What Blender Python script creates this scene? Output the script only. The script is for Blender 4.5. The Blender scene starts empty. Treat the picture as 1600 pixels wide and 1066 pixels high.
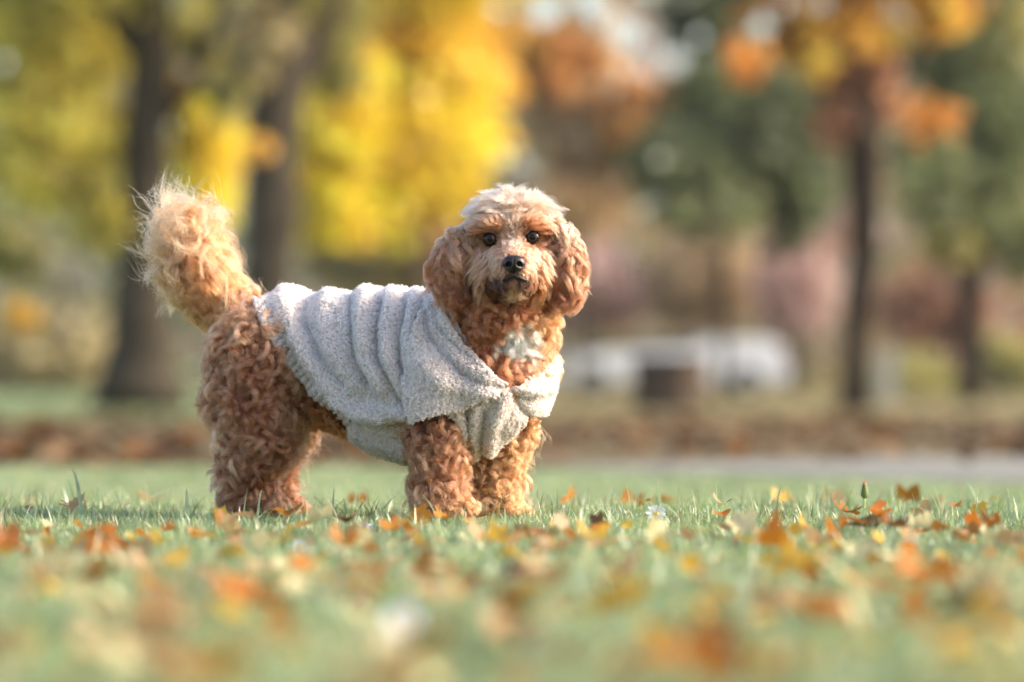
import bpy, bmesh, math, random
import numpy as np
from mathutils import Vector, noise as mnoise
random.seed(7)
rng = np.random.default_rng(11)
R = math.radians
scene = bpy.context.scene
col = scene.collection

# ------------------------------------------------------------------ camera, sky, sun, exposure
CAM_H, CAM_D, FPX, HOR = 0.205, 6.0, 6000.0, 600.0
cd = bpy.data.cameras.new('camera'); cam = bpy.data.objects.new('camera', cd); col.objects.link(cam)
cam.location = (0, -CAM_D, CAM_H); cam.rotation_euler = (R(90), 0, 0)
cd.lens = 135; cd.sensor_width = 36; cd.sensor_fit = 'HORIZONTAL'
cd.shift_y = (HOR - 533) / 1600
cd.clip_start = 0.05; cd.clip_end = 2000
cd.dof.use_dof = True; cd.dof.focus_distance = 5.84; cd.dof.aperture_fstop = 2.3; cd.dof.aperture_blades = 0
scene.camera = cam
SUN_EL, SUN_AZ = 28.0, 91.0       # azimuth clockwise from +Y (towards the scene)
w = bpy.data.worlds.new('World'); scene.world = w; w.use_nodes = True
nt = w.node_tree; bg = nt.nodes['Background']
sky = nt.nodes.new('ShaderNodeTexSky'); sky.sky_type = 'NISHITA'; sky.sun_disc = False
sky.sun_elevation = R(SUN_EL); sky.sun_rotation = R(SUN_AZ); sky.air_density = 1.0; sky.dust_density = 4.0
nt.links.new(sky.outputs[0], bg.inputs[0]); bg.inputs[1].default_value = 0.15
sl = bpy.data.lights.new('sun', 'SUN'); so = bpy.data.objects.new('sun', sl); col.objects.link(so)
sl.energy = 1.4; sl.angle = R(8.0); sl.color = (1.0, 0.88, 0.74)
sd = Vector((math.sin(R(SUN_AZ)) * math.cos(R(SUN_EL)), math.cos(R(SUN_AZ)) * math.cos(R(SUN_EL)), math.sin(R(SUN_EL))))
so.rotation_euler = sd.to_track_quat('Z', 'Y').to_euler()
so.location = (20, 5, 15)
scene.view_settings.view_transform = 'Standard'; scene.view_settings.look = 'None'
scene.view_settings.exposure = 1.56; scene.view_settings.gamma = 1.0
try:
    scene.cycles.max_bounces = 10; scene.cycles.transparent_max_bounces = 8
    scene.cycles.sample_clamp_indirect = 6
    scene.cycles.caustics_reflective = False; scene.cycles.caustics_refractive = False
except Exception: pass

# ------------------------------------------------------------------ helpers
def P(px, py, y):
    d = CAM_D + y
    return Vector(((px - 800) / FPX * d, y, CAM_H + (HOR - py) / FPX * d))
YAW = R(24); HX, HY = math.cos(YAW), -math.sin(YAW); SX, SY = -math.sin(YAW), -math.cos(YAW)
C0 = (-0.065, -0.05)
def B(px, py, v):
    """point of the dog: lateral offset v from its middle plane (+ towards the camera)"""
    u = 0.0
    for _ in range(6):
        y = C0[1] + u * HY + v * SY
        x = (px - 800) / FPX * (CAM_D + y)
        u = (x - C0[0] - v * SX) / HX
    y = C0[1] + u * HY + v * SY
    return P(px, py, y)
def to_px(p):
    d = CAM_D + p[:, 1]
    return 800 + p[:, 0] / d * FPX, HOR - (p[:, 2] - CAM_H) / d * FPX
def lateral(p): return (p[:, 0] - C0[0]) * SX + (p[:, 1] - C0[1]) * SY
def mirror_px(p):
    """pixel of the point, mirrored to the near side when it lies on the far side"""
    v = lateral(p); m = np.minimum(v, 0)
    q = p.copy(); q[:, 0] -= 2 * m * SX; q[:, 1] -= 2 * m * SY
    return to_px(q)
def in_poly(x, y, poly):
    r = np.zeros(len(x), bool); n = len(poly); j = n - 1
    for i in range(n):
        xi, yi = poly[i]; xj, yj = poly[j]
        c = ((yi > y) != (yj > y)) & (x < (xj - xi) * (y - yi) / ((yj - yi) if yj != yi else 1e-9) + xi)
        r ^= c; j = i
    return r
def dist_poly(x, y, pts):
    best = np.full(len(x), 1e9)
    for (x0, y0), (x1, y1) in zip(pts[:-1], pts[1:]):
        dx, dy = x1 - x0, y1 - y0; L = dx * dx + dy * dy
        t = np.clip(((x - x0) * dx + (y - y0) * dy) / L, 0, 1)
        best = np.minimum(best, np.hypot(x - x0 - t * dx, y - y0 - t * dy))
    return best
def tag(o, label=None, cat=None, group=None, kind=None):
    if label: o['label'] = label
    if cat: o['category'] = cat
    if group: o['group'] = group
    if kind: o['kind'] = kind
    return o
def link(name, data, parent=None, mat=None):
    o = bpy.data.objects.new(name, data); col.objects.link(o)
    if mat is not None: data.materials.append(mat)
    if parent is not None: o.parent = parent; o.matrix_parent_inverse = parent.matrix_world.inverted()
    return o
def mesh_np(name, verts, faces4=None, faces3=None, colors=None, smooth=True):
    me = bpy.data.meshes.new(name)
    verts = np.asarray(verts, np.float32)
    idx, tot = [], []
    if faces4 is not None and len(faces4): idx.append(np.asarray(faces4, np.int32).ravel()); tot.append(np.full(len(faces4), 4, np.int32))
    if faces3 is not None and len(faces3): idx.append(np.asarray(faces3, np.int32).ravel()); tot.append(np.full(len(faces3), 3, np.int32))
    idx = np.concatenate(idx); tot = np.concatenate(tot)
    me.vertices.add(len(verts)); me.vertices.foreach_set('co', verts.ravel())
    me.loops.add(len(idx)); me.loops.foreach_set('vertex_index', idx)
    me.polygons.add(len(tot)); st = np.concatenate([[0], np.cumsum(tot)[:-1]]).astype(np.int32)
    me.polygons.foreach_set('loop_start', st); me.polygons.foreach_set('loop_total', tot)
    me.update(calc_edges=True)
    if smooth: me.polygons.foreach_set('use_smooth', np.ones(len(tot), bool))
    if colors is not None:
        a = me.color_attributes.new('tint', 'FLOAT_COLOR', 'POINT')
        c = np.ones((len(verts), 4), np.float32); c[:, :3] = colors
        a.data.foreach_set('color', c.ravel())
    return me
def unit(a): return a / np.maximum(np.linalg.norm(a, axis=-1, keepdims=True), 1e-9)
def srgb(r, g, b):
    f = lambda c: (c / 255 / 12.92) if c / 255 <= 0.04045 else ((c / 255 + 0.055) / 1.055) ** 2.4
    return (f(r), f(g), f(b))

# ------------------------------------------------------------------ materials
def new_mat(name):
    m = bpy.data.materials.new(name); m.use_nodes = True; n = m.node_tree.nodes; n.clear()
    out = n.new('ShaderNodeOutputMaterial'); return m, n, m.node_tree.links, out
def solid_mat(name, c, rough=0.7, spec=0.3, var=0.25, scale=20, bump=0.0, metal=0.0):
    m, n, l, out = new_mat(name)
    b = n.new('ShaderNodeBsdfPrincipled'); l.new(b.outputs[0], out.inputs[0])
    tc = n.new('ShaderNodeTexCoord'); no = n.new('ShaderNodeTexNoise'); no.inputs['Scale'].default_value = scale; no.inputs['Detail'].default_value = 6
    l.new(tc.outputs['Object'], no.inputs['Vector'])
    r = n.new('ShaderNodeValToRGB'); l.new(no.outputs[0], r.inputs[0])
    r.color_ramp.elements[0].position = 0.3; r.color_ramp.elements[1].position = 0.7
    r.color_ramp.elements[0].color = (*[x * (1 - var) for x in c], 1); r.color_ramp.elements[1].color = (*[min(1, x * (1 + var)) for x in c], 1)
    l.new(r.outputs[0], b.inputs['Base Color'])
    b.inputs['Roughness'].default_value = rough; b.inputs['Specular IOR Level'].default_value = spec; b.inputs['Metallic'].default_value = metal
    if bump:
        bp = n.new('ShaderNodeBump'); bp.inputs['Strength'].default_value = bump; l.new(no.outputs[0], bp.inputs['Height']); l.new(bp.outputs[0], b.inputs['Normal'])
    return m
def leafy_mat(name, attr=True, c=(0.3, 0.3, 0.1), trans=0.45, gloss=0.06, rough=0.35, objvar=0.0):
    """thin foliage: diffuse + translucent + a little sheen; colour from the 'tint' attribute or c"""
    m, n, l, out = new_mat(name)
    if attr:
        a = n.new('ShaderNodeAttribute'); a.attribute_name = 'tint'; cs = a.outputs['Color']
    else:
        tc = n.new('ShaderNodeTexCoord'); no = n.new('ShaderNodeTexNoise'); no.inputs['Scale'].default_value = 60; no.inputs['Detail'].default_value = 5
        l.new(tc.outputs['Object'], no.inputs['Vector'])
        hs = n.new('ShaderNodeHueSaturation'); hs.inputs['Color'].default_value = (*c, 1)
        oi = n.new('ShaderNodeObjectInfo')
        mr = n.new('ShaderNodeMapRange'); mr.inputs[3].default_value = 0.5 - objvar * 0.01; mr.inputs[4].default_value = 0.5 + objvar * 0.06
        l.new(oi.outputs['Random'], mr.inputs[0]); l.new(mr.outputs[0], hs.inputs['Hue'])
        mv = n.new('ShaderNodeMapRange'); mv.inputs[1].default_value = 0.3; mv.inputs[2].default_value = 0.7; mv.inputs[3].default_value = 0.55; mv.inputs[4].default_value = 1.35
        l.new(no.outputs[0], mv.inputs[0]); l.new(mv.outputs[0], hs.inputs['Value']); cs = hs.outputs[0]
    d = n.new('ShaderNodeBsdfDiffuse'); t = n.new('ShaderNodeBsdfTranslucent'); g = n.new('ShaderNodeBsdfGlossy'); g.inputs['Roughness'].default_value = rough
    mx = n.new('ShaderNodeMixShader'); mx.inputs[0].default_value = trans
    mx2 = n.new('ShaderNodeMixShader'); mx2.inputs[0].default_value = gloss
    l.new(cs, d.inputs[0]); l.new(cs, t.inputs[0]); l.new(d.outputs[0], mx.inputs[1]); l.new(t.outputs[0], mx.inputs[2])
    l.new(mx.outputs[0], mx2.inputs[1]); l.new(g.outputs[0], mx2.inputs[2]); l.new(mx2.outputs[0], out.inputs[0])
    return m
def hair_mat(name, tip=1.25, rough=0.45, rad=0.7):
    m, n, l, out = new_mat(name)
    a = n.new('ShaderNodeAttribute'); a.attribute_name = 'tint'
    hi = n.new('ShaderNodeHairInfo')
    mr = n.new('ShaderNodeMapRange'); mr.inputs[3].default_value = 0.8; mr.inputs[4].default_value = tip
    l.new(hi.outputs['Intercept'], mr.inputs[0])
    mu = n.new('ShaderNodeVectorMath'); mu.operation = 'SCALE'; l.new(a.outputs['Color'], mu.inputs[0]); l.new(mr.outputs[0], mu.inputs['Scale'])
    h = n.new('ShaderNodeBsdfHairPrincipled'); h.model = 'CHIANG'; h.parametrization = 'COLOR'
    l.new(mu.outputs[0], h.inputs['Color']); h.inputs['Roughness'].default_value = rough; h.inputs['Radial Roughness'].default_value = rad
    h.inputs['Random Roughness'].default_value = 0.2
    l.new(h.outputs[0], out.inputs[0]); return m

# ------------------------------------------------------------------ blobby body building
def hull_bm(bm, a, ra, b, rb, seg=14):
    """tapered capsule between two balls (convex hull of both)"""
    t = bmesh.new(); vs = []
    for c, r in ((a, ra), (b, rb)):
        rr = r if isinstance(r, (tuple, list)) else (r, r, r)
        res = bmesh.ops.create_uvsphere(t, u_segments=seg, v_segments=seg - 4, radius=1.0)
        for v in res['verts']: v.co = Vector((c[0] + v.co.x * rr[0], c[1] + v.co.y * rr[1], c[2] + v.co.z * rr[2]))
        vs += res['verts']
    r = bmesh.ops.convex_hull(t, input=t.verts)
    dead = [g for g in r['geom_interior'] + r['geom_unused'] if isinstance(g, bmesh.types.BMVert) and g.is_valid]
    bmesh.ops.delete(t, geom=list(set(dead)), context='VERTS')
    me = bpy.data.meshes.new('tmp'); t.to_mesh(me); t.free(); bm.from_mesh(me); bpy.data.meshes.remove(me)
def chain(bm, pts, grow=0.0):
    for (a, ra), (b, rb) in zip(pts[:-1], pts[1:]):
        g = lambda r: tuple(x + grow for x in r) if isinstance(r, (tuple, list)) else r + grow
        hull_bm(bm, a, g(ra), b, g(rb))
def remeshed(bm, voxel=0.006, smooth=8):
    me = bpy.data.meshes.new('tmp'); bm.to_mesh(me); bm.free()
    o = bpy.data.objects.new('tmp', me); col.objects.link(o)
    r = o.modifiers.new('r', 'REMESH'); r.mode = 'VOXEL'; r.voxel_size = voxel
    s = o.modifiers.new('s', 'SMOOTH'); s.factor = 0.5; s.iterations = smooth
    dg = bpy.context.evaluated_depsgraph_get(); dg.update()
    out = bpy.data.meshes.new_from_object(o.evaluated_get(dg)); bpy.data.objects.remove(o); bpy.data.meshes.remove(me)
    out.polygons.foreach_set('use_smooth', np.ones(len(out.polygons), bool))
    out.materials.clear()
    return out
def arrays(me):
    me.calc_loop_triangles()
    v = np.empty(len(me.vertices) * 3, np.float32); me.vertices.foreach_get('co', v); v = v.reshape(-1, 3).astype(np.float64)
    n = np.empty(len(me.vertices) * 3, np.float32); me.vertices.foreach_get('normal', n); n = n.reshape(-1, 3).astype(np.float64)
    t = np.empty(len(me.loop_triangles) * 3, np.int32); me.loop_triangles.foreach_get('vertices', t)
    return v, n, t.reshape(-1, 3)
def scatter(arr, n, weight=None):
    v, nr, t = arr
    a, b, c = v[t[:, 0]], v[t[:, 1]], v[t[:, 2]]
    area = np.linalg.norm(np.cross(b - a, c - a), axis=1)
    ctr = (a + b + c) / 3; cn = unit(nr[t].mean(1))
    if weight is not None: area = area * weight(ctr, cn)
    if area.sum() <= 0: return np.zeros((0, 3)), np.zeros((0, 3))
    k = rng.choice(len(t), n, p=area / area.sum())
    r1 = np.sqrt(rng.random((n, 1))); r2 = rng.random((n, 1))
    w0, w1, w2 = 1 - r1, r1 * (1 - r2), r1 * r2
    p = a[k] * w0 + b[k] * w1 + c[k] * w2
    m = unit(nr[t[k, 0]] * w0 + nr[t[k, 1]] * w1 + nr[t[k, 2]] * w2)
    return p, m
def curves_obj(name, pts, rad, colors, parent, mat):
    """pts (N,K,3), rad (N,K), colors (N,3)"""
    N, K, _ = pts.shape
    hc = bpy.data.hair_curves.new(name); hc.add_curves([K] * N)
    hc.attributes['position'].data.foreach_set('vector', pts.astype(np.float32).ravel())
    ra = hc.attributes.get('radius') or hc.attributes.new('radius', 'FLOAT', 'POINT')
    ra.data.foreach_set('value', rad.astype(np.float32).ravel())
    ct = hc.attributes.new('tint', 'FLOAT_COLOR', 'CURVE')
    c = np.ones((N, 4), np.float32); c[:, :3] = colors; ct.data.foreach_set('color', c.ravel())
    return link(name, hc, parent, mat)
def fur(name, arr, parent, mat, n_locks, strands, weight, length, comb, color, lift=0.5, curl=0.005, freq=1.2,
        lock_r=0.005, clump=0.75, radius=0.00035, K=10, frizz=0.0012, lvar=0.25, cvar=0.16, svar=0.22, droop=0.0, wander=0.35):
    p, nrm = scatter(arr, n_locks, weight)
    N = len(p); f = lambda a: np.asarray(a(p, nrm) if callable(a) else a, float)
    if N == 0: return None
    L = np.broadcast_to(f(length), (N,)) * (1 + lvar * rng.standard_normal(N)).clip(0.4, 1.8)
    cb = np.broadcast_to(f(comb), (N, 3)) + wander * rng.standard_normal((N, 3))
    cb = cb - nrm * (cb * nrm).sum(1, keepdims=True); cb = unit(cb)
    lf = np.broadcast_to(f(lift), (N,))[:, None]
    axis = unit(cb * (1 - lf) + nrm * lf)
    b1 = unit(np.cross(axis, nrm) + 1e-6); b2 = np.cross(axis, b1)
    s = np.linspace(0, 1, K)[None, :, None]
    cu = np.broadcast_to(f(curl), (N,))[:, None, None]; fr = np.broadcast_to(f(freq), (N,))[:, None, None] * (1 + 0.25 * rng.standard_normal((N, 1, 1)))
    ph = rng.random((N, 1, 1)) * 2 * np.pi; hand = np.where(rng.random((N, 1, 1)) < 0.5, -1, 1)
    ang = 2 * np.pi * fr * s * hand + ph
    bend = (s ** 2)
    up = nrm[:, None] * (1 - bend * 0.6)
    amp = cu * np.minimum(1, s * 2.5)
    g = p[:, None] + axis[:, None] * (L[:, None, None] * s) + nrm[:, None] * (0.15 * L[:, None, None] * np.sin(np.pi * s)) \
        + amp * (b1[:, None] * (np.cos(ang) - np.cos(ph)) + b2[:, None] * (np.sin(ang) - np.sin(ph)))
    g[:, :, 2] -= (droop * L[:, None] * (s[:, :, 0] ** 2))
    M = strands
    o = rng.standard_normal((N, M, 3)); o -= nrm[:, None] * (o * nrm[:, None]).sum(2, keepdims=True)
    o = unit(o) * (lock_r * np.sqrt(rng.random((N, M, 1))))
    ss = s[None]
    cl = 1 - clump * np.minimum(1, ss * 1.6)                       # converge to the lock
    strand = g[:, None] + o[:, :, None] * cl
    fz = rng.standard_normal((N, M, 1, 3)) * frizz
    strand = strand + fz * ss * (1 + 0.6 * np.sin(ss * 7 + rng.random((N, M, 1, 1)) * 6))
    sh = 1 - 0.3 * rng.random((N, M, 1, 1))                         # unequal strand lengths: stop earlier along the lock
    root = strand[:, :, :1]
    strand = root + (strand - root) * (sh * 0.6 + 0.4)
    c = np.broadcast_to(f(color), (N, 3)) * (1 + cvar * rng.standard_normal((N, 1))).clip(0.55, 1.5)
    c = c[:, None, :] * (1 + svar * rng.standard_normal((N, M, 1))).clip(0.6, 1.4)
    rad = radius * (1 - 0.75 * np.linspace(0, 1, K) ** 2)[None] * (0.7 + 0.6 * rng.random((N * M, 1)))
    return curves_obj(name, strand.reshape(N * M, K, 3), rad, np.clip(c.reshape(-1, 3), 0.005, 0.92), parent, mat)

# ------------------------------------------------------------------ ground
def ground_z(x, y):
    x = np.asarray(x, float); y = np.asarray(y, float)
    t = np.clip((y - 0.30) / 2.3, 0, 1); s = t * t * (3 - 2 * t)
    z = -0.012 - 0.09 * s
    z = z + 0.004 * np.sin(x * 5.1 + y * 2.3) * np.sin(y * 3.7 + 1.0) * np.clip(1 - t, 0, 1)
    far = np.clip((y - 45) / 120, 0, 1)
    return z + far * far * 1.0
ys = np.concatenate([np.arange(-8, -4, 0.2), np.arange(-4, 4, 0.05), np.arange(4, 40, 0.5), np.arange(40, 400, 8.0)])
xs = np.concatenate([np.arange(-250, -6, 8.0), np.arange(-6, -2, 0.5), np.arange(-2, 2, 0.08), np.arange(2, 6, 0.5), np.arange(6, 260, 8.0)])
X, Y = np.meshgrid(xs, ys); V = np.stack([X, Y, ground_z(X, Y)], -1).reshape(-1, 3)
nx, ny = len(xs), len(ys); i = np.arange(ny - 1)[:, None] * nx + np.arange(nx - 1)[None]
F = np.stack([i, i + 1, i + nx + 1, i + nx], -1).reshape(-1, 4)
def ground_material():
    m, n, l, out = new_mat('lawn_soil')
    b = n.new('ShaderNodeBsdfPrincipled'); l.new(b.outputs[0], out.inputs[0]); b.inputs['Roughness'].default_value = 0.9; b.inputs['Specular IOR Level'].default_value = 0.1
    tc = n.new('ShaderNodeTexCoord'); sp = n.new('ShaderNodeSeparateXYZ'); l.new(tc.outputs['Object'], sp.inputs[0])
    def noise(sc, det=5, seed=0.0):
        o = n.new('ShaderNodeTexNoise'); o.inputs['Scale'].default_value = sc; o.inputs['Detail'].default_value = det
        mp = n.new('ShaderNodeMapping'); mp.inputs['Location'].default_value = (seed, seed * 2, 0); l.new(tc.outputs['Object'], mp.inputs[0]); l.new(mp.outputs[0], o.inputs['Vector']); return o.outputs[0]
    def ramp(src, stops):
        r = n.new('ShaderNodeValToRGB'); l.new(src, r.inputs[0]); e = r.color_ramp.elements
        while len(e) < len(stops): e.new(0.5)
        for k, (p, c) in enumerate(stops): e[k].position = p; e[k].color = (*c, 1)
        return r.outputs[0]
    def math_(op, a, b_=None, v=None):
        o = n.new('ShaderNodeMath'); o.operation = op; l.new(a, o.inputs[0])
        if b_ is not None: l.new(b_, o.inputs[1])
        elif v is not None: o.inputs[1].default_value = v
        return o.outputs[0]
    def mix(f, a, b_):
        o = n.new('ShaderNodeMix'); o.data_type = 'RGBA'; l.new(f, o.inputs['Factor']); l.new(a, o.inputs[6]); l.new(b_, o.inputs[7]); return o.outputs[2]
    grass = ramp(noise(1.5), [(0.3, (0.12, 0.145, 0.06)), (0.7, (0.20, 0.23, 0.10))])
    litter = ramp(noise(7, 8, 3), [(0.35, (0.10, 0.10, 0.045)), (0.5, (0.15, 0.115, 0.06)), (0.65, (0.19, 0.125, 0.075))])
    fargrass = ramp(noise(0.5, 4, 5), [(0.3, (0.14, 0.19, 0.08)), (0.7, (0.27, 0.33, 0.15))])
    # band of leaf litter from y 9 to y 30 (edges wander), sunlit lawn beyond on the left
    wob = math_('MULTIPLY', math_('SUBTRACT', noise(0.25, 3, 9), None, 0.5), None, 5.0)
    yy = math_('ADD', sp.outputs['Y'], wob)
    def step(v, a, c):
        o = n.new('ShaderNodeMapRange'); o.interpolation_type = 'SMOOTHSTEP'; l.new(v, o.inputs[0]); o.inputs[1].default_value = a; o.inputs[2].default_value = c; return o.outputs[0]
    c1 = mix(step(yy, 7.0, 9.0), grass, litter)
    c2 = mix(step(yy, 24.0, 30.0), c1, fargrass)
    litter2 = mix(step(sp.outputs['X'], -3.5, 0.0), c2, mix(step(yy, 16, 40), litter, ramp(noise(2, 6, 7), [(0.35, (0.15, 0.16, 0.06)), (0.6, (0.22, 0.16, 0.08))])))
    fin = mix(step(yy, 12, 18), c2, litter2)
    l.new(fin, b.inputs['Base Color'])
    return m
tag(link('ground', mesh_np('ground', V, F), None, ground_material()), kind='structure')

# path across the park (pale asphalt), a sheet a little above the lawn
def path():
    pts = []; n = 60
    for k in range(n + 1):
        x = 0.0 + 14 * k / n
        wv = 0.18 * math.sin(x * 1.3) + 0.1 * math.sin(x * 3.1)
        half = 2.1 * min(1, max(0.04, x / 1.6))
        pts.append((x, 7.3 + wv * 0.6 - half * 0.9 + 0.25, 7.3 + wv + half))
    V = []; F = []
    for k, (x, a, b) in enumerate(pts):
        for y in (a, a + 0.05, (a + b) / 2, b - 0.05, b): V.append((x, y, float(ground_z(x, y)) + (0.006 if y in (a, b) else 0.014)))
    for k in range(n):
        for j in range(4): q = k * 5 + j; F.append((q, q + 5, q + 6, q + 1))
    return mesh_np('path', V, F)
tag(link('path', path(), None, solid_mat('pale_asphalt', (0.22, 0.21, 0.175), 0.9, 0.2, 0.15, 8)), kind='structure')

# ------------------------------------------------------------------ grass
DAISY_SPOTS = [(P(1025, 803, .05).x, .05), (P(572, 826, -.5).x, -.5), (P(468, 853, -.95).x, -.95), (P(630, 970, -2.85).x, -2.85)]
def blades(n, xr, yr, h0, h1, wd, zc=0.0, tall=0.0, fan=None, cscale=1.0, pale=0.15, offpath=False):
    if fan:   # area as seen from the camera: x spreads with distance
        d = np.sqrt(rng.random(n) * ((CAM_D + yr[1]) ** 2 - (CAM_D + yr[0]) ** 2) + (CAM_D + yr[0]) ** 2)
        y = d - CAM_D; x = (rng.random(n) * 2 - 1) * (d * fan + 0.25)
    else:
        x = rng.uniform(*xr, n); y = rng.uniform(*yr, n)
    if offpath:
        k = ~((x > 0.0) & (y > 7.5 - 2.1 * np.clip(x / 1.6, 0, 1) * .9) & (y < 9.4)); x, y = x[k], y[k]; n = len(x)
    patch = np.sin(x * 7 + 3 * np.sin(y * 5)) * np.sin(y * 9 + 2 * np.sin(x * 6)) * 0.5 + 0.5
    h = (h0 + (h1 - h0) * rng.random(n) ** 1.5) * (0.7 + 0.45 * patch)
    h = np.where(rng.random(n) < tall, h * rng.uniform(1.5, 2.6, n), h)
    for dx, dy in DAISY_SPOTS: h = np.where((np.abs(x - dx) < .028) & (y < dy + .01) & (y > dy - .4), h * .4, h)   # turf is short around the daisies
    z = ground_z(x, y) - 0.003
    az = rng.random(n) * 2 * np.pi; fa = rng.random(n) * 2 * np.pi
    lean = np.abs(rng.standard_normal(n)) * 0.38 + 0.08
    K = 4; vs = []
    for k in range(K + 1):
        t = k / K
        off = lean * h * t ** 2 * 1.2
        cx = x + np.cos(az) * off; cy = y + np.sin(az) * off; cz = z + h * t * (1 - 0.25 * lean * t)
        ww = wd * (0.7 + 0.6 * ((az * 7) % 1)) * (1 - t ** 1.8) * 0.5 + 0.0001
        vs.append(np.stack([cx - np.cos(fa) * ww, cy - np.sin(fa) * ww, cz], -1)); vs.append(np.stack([cx + np.cos(fa) * ww, cy + np.sin(fa) * ww, cz], -1))
    V = np.stack(vs, 1)                                            # n, 2(K+1), 3
    base = (np.arange(n) * 2 * (K + 1))[:, None]
    F = np.concatenate([base + np.array([2 * k, 2 * k + 1, 2 * k + 3, 2 * k + 2])[None] for k in range(K)], 0)
    g = np.array([[0.19, 0.27, 0.10]]) * (0.75 + 0.5 * rng.random((n, 1)))
    hue = rng.random((n, 1)); g = g * (1 - 0.45 * hue) + np.array([[0.31, 0.35, 0.15]]) * 0.45 * hue
    blue = rng.random((n, 1)) < 0.3; g = np.where(blue, np.array([[0.25, 0.34, 0.21]]) * (0.8 + 0.4 * hue), g)
    dry = rng.random((n, 1)) < pale; g = np.where(dry, np.array([[0.50, 0.44, 0.24]]) * (0.6 + 0.6 * rng.random((n, 1))), g)
    pc = np.sin(x * 11 + 4 * np.sin(y * 7 + 1)) * np.sin(y * 13 + 3 * np.sin(x * 9)) * .5 + .5
    g = g * np.array([[1.06, 1.10, 1.08]]) * (.68 + .66 * pc)[:, None]
    C = np.repeat((g * cscale)[:, None], 2 * (K + 1), 1)
    return V.reshape(-1, 3), F, C.reshape(-1, 3)
grass_mat = leafy_mat('grass_blades', True, trans=0.45, gloss=0.09, rough=0.38)
V, F, C = blades(170000, None, (-3.75, 0.8), 0.010, 0.027, 0.0030, tall=0.05, fan=0.135)
tag(link('grass', mesh_np('grass', V, F, colors=C), None, grass_mat), kind='stuff', label='short green lawn grass in the foreground around the paws of the dog', cat='grass')
V, F, C = blades(70000, None, (0.7, 8.0), 0.012, 0.026, 0.006, fan=0.14, cscale=1.0, offpath=True)
tag(link('lawn_grass', mesh_np('lawn_grass', V, F, colors=C), None, grass_mat), kind='stuff', label='blurred green lawn grass behind the dog up to the path', cat='grass')

# ------------------------------------------------------------------ fallen leaves
LEAFC = {'orange': srgb(186, 112, 34), 'golden': srgb(200, 158, 60), 'rust': srgb(150, 92, 32), 'tan': srgb(172, 140, 102), 'cream': srgb(206, 194, 150),
         'brown': srgb(104, 74, 48), 'peach': srgb(192, 154, 112)}
leafm = {k: leafy_mat(k + '_leaf', False, tuple(min(0.9, x) for x in c), 0.38, 0.025, 0.55, objvar=0.25) for k, c in LEAFC.items()}
def leaf_mesh(kind, curl, seed):
    r = random.Random(seed); n = 40; pts = []
    for k in range(n):
        a = 2 * math.pi * k / n
        if kind == 'maple':
            rad = 0.34 + 0.16 * abs(math.cos(2.5 * a)) ** 0.7 * 1.25 + 0.035 * math.sin(11 * a + seed)
            if k == 0: rad = 0.2
        else:
            rad = 0.30 * (1 + 0.05 * math.sin(9 * a))
        x, y = math.sin(a) * rad * (1 if kind == 'maple' else 0.95), math.cos(a + math.pi) * rad
        if kind == 'oval': y *= 1.75; x *= 1 - 0.3 * y
        pts.append((x, y))
    V = [(0, 0, 0)]; F4 = []; F3 = []
    for ring in (0.35, 0.7, 1.0):
        for (x, y) in pts: V.append((x * ring, y * ring, 0))
    for k in range(n):
        k2 = (k + 1) % n
        F3.append((0, 1 + k2, 1 + k))
        for q in range(2): F4.append((1 + q * n + k, 1 + q * n + k2, 1 + (q + 1) * n + k2, 1 + (q + 1) * n + k))
    ax = r.uniform(0, 6.28); A = []
    for (x, y, z) in V:
        u = x * math.cos(ax) + y * math.sin(ax); v = -x * math.sin(ax) + y * math.cos(ax)
        rr = math.hypot(x, y)
        z = curl * (u * u * 1.6) + curl * 0.5 * v * v * v + 0.07 * math.sin(7 * x + seed) * math.sin(6 * y) * rr * 2 + 0.02 * abs(x) * 3
        z += 0.03 * math.sin(math.atan2(y, x) * 5 + seed) * rr
        A.append((x, y, z))
    # stalk
    b = len(A); base = A[1 + 2 * n]
    for k in range(5):
        t = k / 4; yy = base[1] * (1 + 0.9 * t); zz = base[2] + 0.15 * t * t
        A += [(-0.008, yy, zz), (0.008, yy, zz), (0, yy, zz + 0.012)]
    for k in range(4):
        for j in range(3): j2 = (j + 1) % 3; F4.append((b + 3 * k + j, b + 3 * k + j2, b + 3 * k + 3 + j2, b + 3 * k + 3 + j))
    return A, F4, F3
LM = {}
for kind in ('maple', 'oval'):
    for k in range(5):
        for cname in LEAFC:
            if (kind, k) not in LM: LM[(kind, k)] = leaf_mesh(kind, [0.5, 0.9, -0.6, 1.5, 0.2][k], k * 3 + 1)
_lc = {}
def leaf(px, py, size, cname, kind='maple', var=None, tilt=None, label=None, group=None, y=None, dz=0.012, x=None, rz=None):
    var = random.randrange(5) if var is None else var
    key = (kind, var, cname)
    if key not in _lc:
        A, F4, F3 = LM[(kind, var)]; me = mesh_np('fallen_leaf', A, F4, F3); me.materials.append(leafm[cname]); _lc[key] = me
    o = bpy.data.objects.new('fallen_leaf', _lc[key]); col.objects.link(o)
    if x is None:
        if y is None:
            y = CAM_H / ((py - HOR) / FPX) - CAM_D
            for _ in range(12): y = (CAM_H - float(ground_z(0, y)) - dz - 0.012) / ((py - HOR) / FPX) - CAM_D
            p = P(px, py, y)
        else: p = P(px, py, y)
    else: p = Vector((x, y, float(ground_z(x, y)) + dz + 0.012))
    o.location = p; s = size; o.scale = (s, s, s)
    t = tilt if tilt is not None else random.gauss(0, 0.38)
    o.rotation_euler = (t + random.gauss(0, 0.15), random.gauss(0, 0.3), random.uniform(0, 6.28) if rz is None else rz)
    tag(o, label, 'leaf', group or 'fallen leaves strewn over the lawn')
    return o
NG = 'fallen leaves singled out on the lawn'
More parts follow.
